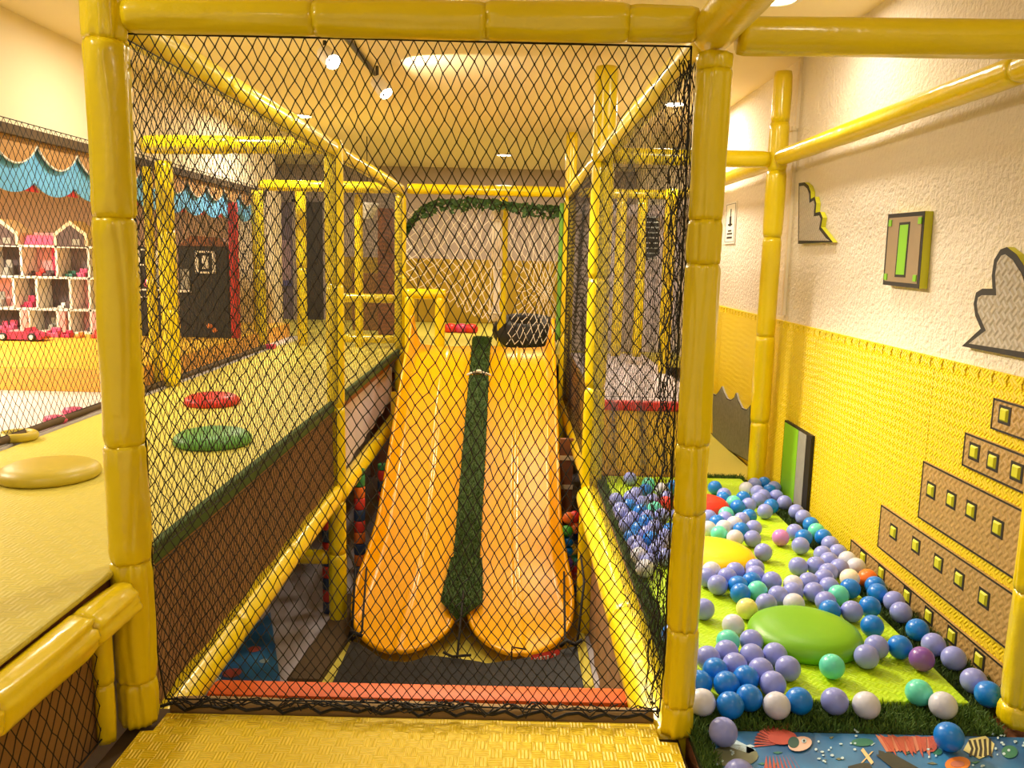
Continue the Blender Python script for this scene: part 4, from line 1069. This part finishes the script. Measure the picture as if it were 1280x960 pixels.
hill = [(1211,433),(1235,411),(1228,395),(1226,380),(1229,366),(1237,361),(1250,361),(1249,345),(1252,325),(1260,312),(1268,309),(1280,318),(1292,336),(1300,358),(1308,380),(1330,420),(1340,458)]
panel('cutout_panel', hill, 'grayboard', 'large grey rounded cutout with black outline at right picture edge', 'wall panel', .018, XW, .017)
sqt, sq = panel('square_panel', [(1120,268),(1167,264),(1159,361),(1113,356)], mat('tan_square',(158,136,106),.5,20,.1), 'tan square panel with black border and lime rim on plaster wall', 'wall panel', .024, XW, .013)
cy_ = sum(p.y for p in sq)/4; cz_ = sum(p.z for p in sq)/4
hy_ = abs(sq[0].y-sq[1].y)/2-.024; hz_ = abs(sq[0].z-sq[3].z)/2-.028
mb = MB(); mb.box((XW-.0285,cy_-.036,cz_-.085),(XW-.0255,cy_+.036,cz_+.085)); mb.cur = 1
mb.box((XW-.0292,cy_-.028,cz_-.077),(XW-.0286,cy_+.028,cz_+.077))
obj('centre_bar', mb, ['black','lime'], sqt, 'plain lime bar')
for sy in (-1,1):
    for sz in (-1,1):
        mb = MB(); mb.box((XW-.030,cy_+sy*hy_-.010,cz_+sz*hz_-.010),(XW-.0255,cy_+sy*hy_+.010,cz_+sz*hz_+.010)); obj('corner_stud', mb, 'lime', sqt)
# plain upright green-and-grey panel on the mat
ga = on_wall(983,526); gb = on_wall(1019,543); gt = thing('wall_board', (XM,gb.y,.02), 'plain upright green and grey panel on the wall mat behind balls', 'wall panel')
ztop = (ga.z+gb.z)/2; yl, yr = ga.y-.02, gb.y-.0
mb = MB(); mb.box((XM-.014,yr,.024),(XM,yl,ztop)); obj('backing', mb, 'black', gt)
mb = MB(); mb.box((XM-.0155,yr+(yl-yr)*.45,.026),(XM-.0142,yl-.008,ztop-.008)); obj('green_face', mb, 'lime', gt)
mb = MB(); mb.box((XM-.0155,yr+(yl-yr)*.16,.026),(XM-.0142,yr+(yl-yr)*.44,ztop-.008)); obj('grey_face', mb, 'grayfoam', gt)
# dark spiky speckled panel at far end
def spike():
    base_ = [on_wall(893,552),on_wall(938,577)]; ys = base_[0].y; ye = base_[1].y
    tops = [(893,492),(897,494),(901,489),(904.5,483),(907,490),(911,498),(916,500),(920,497),(922.5,491),(925,500),(930,510),(936,512),(941,506)]
    return tops+[(938,577),(893,552)]
panel('spiky_panel', spike(), 'darkspeck', 'dark grey speckled panel with spiky top at the far foot of wall', 'wall panel', .010, XM, .006, 'grayfoam')
# wall sign and cable duct
sg_ = [ax(px,py,XW-.001) for px,py in ((909,255),(921,251),(919,303),(908,306))]
sn = thing('wall_sign', (XW,sg_[0].y,sg_[3].z), 'small white warning sign with black pictogram on plaster wall', 'sign')
y0_,y1_ = min(p.y for p in sg_), max(p.y for p in sg_); z0_,z1_ = (sg_[2].z+sg_[3].z)/2, (sg_[0].z+sg_[1].z)/2
mb = MB(); mb.box((XW-.006,y0_,z0_),(XW-.001,y1_,z1_)); obj('plate', mb, 'white', sn)
mb = MB(); my = (y0_+y1_)/2; hh = z1_-z0_; ww = y1_-y0_
X_ = XW-.0072
for a,b in (((y0_+.06*ww,z0_+.04*hh),(y1_-.06*ww,z0_+.05*hh)),((y0_+.06*ww,z1_-.05*hh),(y1_-.06*ww,z1_-.04*hh)),((y0_+.06*ww,z0_+.04*hh),(y0_+.08*ww,z1_-.04*hh)),((y1_-.08*ww,z0_+.04*hh),(y1_-.06*ww,z1_-.04*hh)),
            ((my-.25*ww,z0_+.12*hh),(my+.25*ww,z0_+.17*hh)),((my-.25*ww,z0_+.22*hh),(my+.25*ww,z0_+.26*hh)),((my-.16*ww,z0_+.29*hh),(my+.16*ww,z0_+.33*hh)),((my-.10*ww,z0_+.42*hh),(my+.08*ww,z0_+.66*hh)),((my-.05*ww,z0_+.66*hh),(my+.02*ww,z0_+.84*hh)),((my-.20*ww,z0_+.44*hh),(my+.2*ww,z0_+.48*hh))):
    mb.box((X_,a[0],a[1]),(X_+.0008,b[0],b[1]))
obj('pictogram', mb, 'black', sn)
du = thing('cable_duct', (XW-.012,3.70,1.5), 'cream cable duct with junction on plaster wall by the far post', 'duct')
yv = ax(1000,80,XW-.01).y; zb = ax(996,160,XW-.01).z
mb = MB(); mb.box((XW-.012,yv-.012,zb),(XW,yv+.012,ZC)); obj('duct_run', mb, 'cream', du)
mb = MB(); mb.box((XW-.026,yv-.004,zb-.10),(XW,yv+.05,zb-.065),.004); mb.box((XW-.026,yv-.004,zb-.01),(XW,yv+.05,zb+.012),.004); mb.box((XW-.02,yv+.004,zb-.065),(XW,yv+.04,zb-.01)); obj('junction', mb, 'cream', du)
mb = MB(); mb.box((XW-.012,yv-.012,.80),(XW,yv+.012,zb-.11)); obj('lower_run', mb, 'cream', du)

# ================================================================== PARTY ROOM (left)
def valance(x, zt, zc, zd, y0, per, n, m, name, label, th_=.006, edge=None, shift=0):
    mb = MB(); pts = []
    for k in range(n):
        a = y0+k*per
        for i in range(14):
            q = i/14; pts.append((a+q*per, zc-(zc-zd)*math.sin(PI*q)**.75 if 0 < q < 1 else zc))
    pts.append((y0+n*per, zc))
    for i in range(len(pts)-1):
        (a,b),(c_,d_) = pts[i], pts[i+1]
        mb.prism([(x,a,zt),(x,c_,zt),(x,c_,d_),(x,a,b)], (-1,0,0), th_)
    if edge:
        mb.cur = 1
        mb.tube([(x-.002,a,b) for a,b in pts], .0045, 5)
    return obj(name, mb, [M_(m)]+([M_(edge)] if edge else []), None, label, 'valance')
yc = ax(47,180,-1.97).y
valance(-1.972, 1.462, ax(47,182,-1.97).z, ax(73,213,-1.97).z, yc-6*.318, .318, 15, 'brownval', 'scalloped_valance', 'brown scalloped valance with white edge under the left bulkhead', .006, 'white')
valance(-1.992, 1.462, ax(45,228,-1.99).z, ax(73,247,-1.99).z, yc-6*.318, .318, 15, 'skyblue', 'scalloped_valance', 'sky blue scalloped valance behind the brown one', .006)
zt_ = ax(45,232,-2.01).z
bt = thing('pennant_bunting', (-2.01,yc,zt_), 'red bunting whose triangles peep out below the blue valance', 'bunting')
mb = MB(); mb.box((-2.016,yc-.6,zt_-.0),(-2.008,yc+2.9,1.462)); obj('band', mb, 'skyblue', bt)
for k in range(9):
    y = yc+(k-1)*.318; mb = MB(); mb.prism([(-2.007,y-.055,zt_-.028),(-2.007,y+.055,zt_-.028),(-2.007,y,zt_+.018)], (-1,0,0), .006)
    obj('pennant', mb, 'red', bt, 'red triangle')
# podium
mb = MB(); pf = az(60,489,UF).y
mb.box((-6.0,pf,UF),(-1.80,6.70,UF+.105),.004); pod = thing('display_podium', (-4,pf,UF), 'long low orange podium in the party room holding the dollhouse', 'podium')
obj('podium_body', mb, 'podium', pod)
mb = MB(); mb.box((-6.0,pf+.001,UF+.105),(-1.80,6.70,UF+.112)); obj('podium_top', mb, 'podiumtop', pod, 'yellow top')
PT = UF+.112
# dollhouse
YD = 5.45
def dx(px): return ay(px,350,YD).x
dh = thing('dollhouse', (dx(60),YD,PT), 'tall pink and cream open dollhouse on the podium', 'dollhouse')
zf = [PT, ay(60,387,YD).z, ay(60,347,YD).z, ay(60,308,YD).z]
zr = ay(60,275,YD).z
xl, xr_ = dx(-40), dx(118)
mb = MB(); mb.box((xl,YD+.18,PT),(xr_,YD+.20,zf[3]+.09)); obj('back_wall', mb, 'palepink', dh, 'pale pink back')
mb = MB()
for z in zf[1:]: mb.box((xl,YD,z-.007),(xr_,YD+.18,z+.007))
mb.box((xl,YD,PT),(xr_,YD+.18,PT+.012)); obj('floor_shelf', mb, 'white', dh)
mb = MB()
for row, xs_ in enumerate((( -38,23,33,69,84,111),(-38,16,45,87,111),(-38,-15,28,72,112))):
    for px in xs_:
        mb = MB(); mb.box((dx(px)-.008,YD,zf[row]),(dx(px)+.008,YD+.18,zf[row+1])); obj('partition', mb, 'white', dh)
mb = MB()
for row,(a,b) in enumerate(((0,1),(1,2),(2,3))):
    xs_ = ((-38,23,33,69,84,111),(-38,16,45,87,111),(-38,-15,28,72,112))[row]
    for i in range(len(xs_)-1):
        mb.cur = (i+row)%3; mb.box((dx(xs_[i])+.01,YD+.165,zf[row]+.008),(dx(xs_[i+1])-.01,YD+.178,zf[row+1]-.008))
obj('room_wall', mb, ['roomdark','palepink',mat('room_grey',(128,112,112),.7,16,.3)], dh)
for a,b in ((-15,26),(70,112)):
    cx2 = (dx(a)+dx(b))/2; hw = (dx(b)-dx(a))/2
    mb = MB(); o = [(cx2-hw,YD,zf[3]),(cx2+hw,YD,zf[3]),(cx2+hw,YD,zf[3]+.085),(cx2,YD,zr),(cx2-hw,YD,zf[3]+.085)]
    mb.prism(o, (0,1,0), .18)
    mb.cur = 1; s_ = .82; oo = [(cx2+(p[0]-cx2)*s_,YD-.001,zf[3]+.008+(p[2]-zf[3]-.008)*s_) for p in o]; mb.prism(oo, (0,-1,0), .003)
    mb.cur = 2; mb.box((cx2+hw*.1,YD-.006,zf[3]+.012),(cx2+hw*.55,YD-.003,zf[3]+.05))
    obj('gable_room', mb, ['cream','roomdark','grayfoam'], dh)
mb = MB(); o = [(dx(27),YD+.05,zf[3]+.01),(dx(70),YD+.05,zf[3]+.01),(dx(67),YD+.05,zf[3]+.07),(dx(32),YD+.05,zf[3]+.07)]; mb.prism(o,(0,1,0),.05); obj('roof_front', mb, 'pink', dh)
mb = MB(); mb.box((dx(56),YD+.10,zf[2]+.01),(dx(71),YD+.12,zf[3]-.012)); obj('pink_door', mb, 'deeppink', dh)
mb = MB()
for px in (28,76,117):
    mb = MB(); mb.box((dx(px)-.02,YD-.012,PT),(dx(px)+.02,YD+.03,zf[1]-.01)); obj('pink_column', mb, 'palepink', dh)
rnd = random.Random(9)
for row in range(3):
    for px in range(-10,108,13):
        if rnd.random() < .75:
            h = rnd.uniform(.03,.11); w2 = rnd.uniform(.015,.03); mb = MB(); x0 = dx(px)+rnd.uniform(-.01,.01)
            mb.box((x0-w2,YD+.05,zf[row]+.008),(x0+w2,YD+.10,zf[row]+.008+h*.5),.004); mb.box((x0-w2,YD+.09,zf[row]+.008),(x0+w2,YD+.105,zf[row]+.008+h),.004)
            obj('toy_furniture', mb, rnd.choice(['pink','deeppink','white','grayfoam','redrub','seagreen','roomdark','palepinkfish']), dh)
# pink toy car
YC = 4.95
def carx(px): return ay(px,432,YC).x
ca = thing('toy_car', (carx(22),YC,PT), 'pink toy convertible parked in front of the dollhouse', 'toy car')
x0,x1 = carx(-8), carx(51); zq = lambda py: ay(22,py,YC).z - (ay(22,441,YC).z-PT)
mb = MB(); o = [(x0,YC,PT+.012),(x1,YC,PT+.012),(x1+.004,YC,PT+.028),(x1-.02,YC,PT+.045),(x1-.07,YC,PT+.058),(x1-.09,YC,PT+.080),(x1-.10,YC,PT+.058),(x0+.08,YC,PT+.055),(x0+.04,YC,PT+.07),(x0,YC,PT+.06)]
mb.prism(o,(0,1,0),.11); obj('body', mb, 'deeppink', ca)
for xx in (x0+.06, x1-.05):
    for yy in (YC-.008, YC+.098):
        mb = MB(); mb.lathe([(.006,0),(.024,.0),(.026,.006),(.024,.02),(.006,.02)], (xx,yy,PT+.026), 18, 'y'); w3 = obj('wheel', mb, 'tyre', ca, smooth=True)
        mb = MB(); mb.lathe([(.004,-.003),(.014,-.002),(.014,.001)], (xx,yy,PT+.026), 12, 'y'); obj('hub_cap', mb, 'white', w3)
mb = MB(); mb.box((x0+.09,YC+.02,PT+.056),(x1-.11,YC+.09,PT+.062)); obj('seat', mb, 'palepink', ca)
# little toys by the dollhouse
for px,c_,lab,w2,h in ((66,'pink','pink toy armchair right of the pink toy car',.03,.06),(82,'deeppink','deep pink toy chair beside the dollhouse column',.02,.045),(97,'orangefish','orange toy stool at the dollhouse foot',.015,.035),(118,'redrub','red toy block at the right foot of dollhouse',.02,.05)):
    x_ = ay(px,428,5.2).x; mb = MB(); mb.box((x_-w2,5.2,PT),(x_+w2,5.25,PT+h*.5),.005); mb.box((x_-w2,5.24,PT),(x_+w2,5.265,PT+h),.005)
    if c_ in ('pink','deeppink'):
        for s_ in (-1,1): mb.box((x_+s_*w2-.005,5.2,PT),(x_+s_*w2+.005,5.26,PT+h*.7),.002)
    obj('toy_chair' if w2 > .016 else 'toy_stool', mb, c_, None, lab, 'toy')
# ring toy and pink pieces on white floor
c_ = az(33,552,UF); mb = MB(); n1,n2 = 32,10
ids = [[mb.V((c_.x-.04+(.05+.016*math.cos(2*PI*j/n2))*math.cos(2*PI*i/n1), c_.y+.02+(.05+.016*math.cos(2*PI*j/n2))*math.sin(2*PI*i/n1), UF+.016+.016*math.sin(2*PI*j/n2))) for j in range(n2)] for i in range(n1)]
for i in range(n1):
    for j in range(n2): mb.face((ids[i][j],ids[(i+1)%n1][j],ids[(i+1)%n1][(j+1)%n2],ids[i][(j+1)%n2]))
obj('ring_toy', mb, 'olivevinyl', None, 'yellow toy ring on the white floor beyond the outer net', 'toy', smooth=True)
for px,py,lab in ((72,532,'left'),(95,521,'right')):
    c_ = az(px,py,UF); mb = MB(); mb.lathe([(.01,0),(.035,.003),(.04,.014),(.03,.03),(.01,.034)], (c_.x-.03,c_.y+.04,UF), 16, 'z', 1.2, .7); obj('pebble_toy', mb, 'pink', None, '%s of two pink flat toys on the white floor' % lab, 'toy', smooth=True)
# toy kitchen, black with white framed openings
YK = 5.4
def kx(px): return ay(px,370,YK).x
def kz(py): return ay(230,py,YK).z-(ay(230,430,YK).z-PT)
k1 = thing('toy_kitchen', (kx(255),YK,PT), 'black toy kitchen with white square window beside the red pole', 'toy kitchen')
mb = MB(); mb.box((kx(224),YK,PT),(kx(286),YK+.22,kz(316)),.006); obj('cabinet', mb, 'black', k1)
mb = MB(); mb.box((kx(222),YK-.02,kz(374)),(kx(240),YK+.22,kz(371)),.002); obj('worktop', mb, 'white', k1)
mb = MB(); xA,xB,zA,zB = kx(246),kx(271),kz(350),kz(322)
for a,b in (((xA,zA),(xB,zA+.012)),((xA,zB-.012),(xB,zB)),((xA,zA),(xA+.02,zB)),((xB-.02,zA),(xB,zB)),((xA+.045,zA+.03),(xB-.045,zB-.03))): mb.box((a[0],YK-.012,a[1]),(b[0],YK,b[1]),.002)
obj('window_frame', mb, 'white', k1)
mb = MB(); mb.box((kx(227),YK-.010,kz(370)),(kx(238),YK,kz(345)),.002); obj('tap_panel', mb, 'grayfoam', k1)
mb = MB()
for px,py in ((262,415),(268,420)): mb.blob((kx(px),YK-.02,kz(py)),(.02,.016,.016))
obj('knob', mb, 'orangefish', k1, smooth=True)
mb = MB(); mb.prism([(kx(226),YK,kz(316)),(kx(290),YK,kz(316)),(kx(276),YK,kz(305)),(kx(240),YK,kz(303))],(0,1,0),.1); obj('pediment', mb, 'brownboard', k1)
k2 = thing('toy_kitchen', (kx(186),YK,PT), 'black and white toy cooker unit behind the outer deck post', 'toy kitchen')
mb = MB(); mb.box((kx(164),YK+.02,PT),(kx(206),YK+.22,kz(318)),.006); obj('cabinet', mb, 'black', k2)
mb = MB()
for a,b in (((170,342),(200,340)),((170,323),(200,321)),((170,342),(176,321)),((196,342),(200,321)),((168,373),(204,371)),((170,371),(175,345)),((170,382),(200,380))): mb.box((kx(a[0]),YK+.008,kz(a[1])),(kx(b[0]),YK+.02,kz(b[1])))
obj('white_frame', mb, 'white', k2)
mb = MB(); mb.blob((kx(186),YK+.0,kz(364)),(.03,.012,.03)); obj('dial', mb, 'pink', k2, smooth=True)
mb = MB(); mb.box((kx(196),YK+.005,kz(368)),(kx(203),YK+.02,kz(345))); obj('grey_door', mb, 'grayfoam', k2)
# red pole
c_ = ay(293,340,5.41); mb = MB(); mb.lathe([(.026,0),(.030,.01),(.030,.85),(.026,.87)], (c_.x,5.41,PT), 16)
obj('red_pole', mb, 'red', None, 'upright red pole between the toy kitchen and cream pillar', 'pole', smooth=True)
mb = MB(); c_ = az(331,438,UF); mb.box((c_.x-.04,5.8,UF),(c_.x+.04,5.86,UF+.03),.006); obj('toy_block', mb, 'deeppink', None, 'pink flat toy at the far end of the left deck', 'toy')
# white pendant lamp behind left deck
c_ = ay(459,262,6.6); lp_ = thing('pendant_lamp', (c_.x,6.6,c_.z-.06), 'white cone pendant lamp beyond the far end of left deck', 'lamp')
mb = MB(); mb.lathe([(.035,-.07),(.06,-.03),(.085,.03),(.09,.05),(.084,.05),(.055,-.03),(.03,-.066)], c_, 20, 'z', 1, 1, False); obj('shade', mb, 'white', lp_, smooth=True)
mb = MB(); mb.tube([c_+Vector((0,0,.04)), (c_.x,6.6,ZC)], .004, 6); mb.tube([c_+Vector((0,0,-.066)), c_+Vector((0,0,.05))], .03, 10); obj('cord', mb, 'black', lp_)

# ================================================================== LIGHTS
def lin_c(c): return lin(c)[:3]
WARM = (255,242,220)
def spot(loc, to, energy, size, blend=.5, col=WARM, rad=.03):
    l = bpy.data.lights.new('spot', 'SPOT'); l.energy = energy*S*S; l.spot_size = math.radians(size); l.spot_blend = blend; l.color = lin_c(col); l.shadow_soft_size = rad*S
    o = bpy.data.objects.new('spot_light', l); C.objects.link(o); loc = Vector(loc); o.location = loc*S
    o.rotation_euler = (Vector(to)-loc).to_track_quat('-Z','Y').to_euler(); return o
def area(loc, energy, size, col=WARM):
    l = bpy.data.lights.new('area', 'AREA'); l.shape = 'DISK'; l.size = size*S; l.energy = energy*S*S; l.color = lin_c(col)
    o = bpy.data.objects.new('downlight_or_fill', l); C.objects.link(o); o.location = Vector(loc)*S; return o
DL = [(az(377,144,ZC).x,az(377,144,ZC).y,'left over the deck far end'),(az(630,193,ZC).x,az(630,193,ZC).y,'centre beyond the slide top'),(az(843,129,ZC).x,az(843,129,ZC).y,'right above the far pit corner'),(az(972,-3,ZC).x,az(972,-3,ZC).y,'near the top edge above the ball pit')]
EN = [28,26,22,8]
for (x,y,lab),e in zip(DL,EN):
    t = thing('ceiling_light', (x,y,ZC-.012), 'round recessed ceiling light, '+lab, 'ceiling light', 'recessed ceiling lights')
    mb = MB(); mb.lathe([(.062,-.010),(.085,-.008),(.088,-.001),(.062,-.0005)], (x,y,ZC), 28, caps=False); obj('trim_ring', mb, 'trimwhite', t, smooth=True)
    mb = MB(); mb.lathe([(.002,-.006),(.062,-.006),(.062,-.002),(.002,-.002)], (x,y,ZC), 28); obj('diffuser', mb, 'lamp', t, smooth=True)
    area((x,y,ZC-.02), e, .15)
# added fill lamps without fixtures, brightening the decks, rear and party room
for (x,y,e) in ((-.25,2.7,16),(.85,.7,5.5),(-1.3,1.3,8),(-1.4,3.6,12),(-.2,4.9,14),(-1.2,-.9,8),(.4,-1.0,8),(-1.9,7.5,16)): area((x,y,ZC-.02), e, .16)
for (x,y,e) in ((-3.0,3.0,46),(-3.4,4.6,44),(-4.6,3.4,20)): area((x,y,1.48), e, .2, (255,238,214))
# track with two heads
tr = thing('track_light', (-.75,3.3,ZC-.02), 'black ceiling track rail with two small lit spot heads', 'track light')
ta = az(397,2,ZC-.01); tb = az(468,92,ZC-.01)
mb = MB(); mb.tube([ta+Vector((0,-.6,0)), tb], .012, 6); obj('rail', mb, 'metal', tr)
for (px,py,dz,aim) in ((411,72,.085,(.70,2.3,0)),(477,109,.11,(.80,2.75,0))):
    c_ = az(px,py,ZC-dz); d = (Vector(aim)-c_).normalized()
    if px > 450: dv = Vector((.45,-.25,-.6)).normalized()
    else: dv = Vector((.5,-.55,-.5)).normalized()
    u = dv.orthogonal().normalized(); w_ = dv.cross(u)
    mb = MB(); mb.tube([c_-dv*.05, c_-dv*.045, c_+dv*.035, c_+dv*.04], [.02,.033,.036,.033], 18); hd = obj('spot_head', mb, 'trimwhite' , tr, smooth=True)
    mb = MB(); mb.tube([c_+dv*.041, c_+dv*.046], [.031,.029], 18); obj('lens', mb, 'lampdim', tr, smooth=True)
    mb = MB(); mb.tube([c_-dv*.04, (c_.x-dv.x*.04,c_.y-dv.y*.04,ZC-.012)], .008, 8); obj('stem', mb, 'metal', tr)
    spot(c_+dv*.06, aim, 225, 62, .6, (255,238,210), .03)
spot((-.55,3.95,ZC-.16), (-.30,4.15,ZC), 14, 95, .35, (255,236,206), .01)  # added uplight with no head, makes the bright ceiling patch

wd = bpy.data.worlds.new('world'); scn.world = wd; wd.use_nodes = True
bg = wd.node_tree.nodes['Background']; bg.inputs['Color'].default_value = lin((255,238,214)); bg.inputs['Strength'].default_value = .62
vs = scn.view_settings; vs.view_transform = 'Standard'; vs.look = 'None'; vs.gamma = 1; vs.use_curve_mapping = False; vs.exposure = -0.22
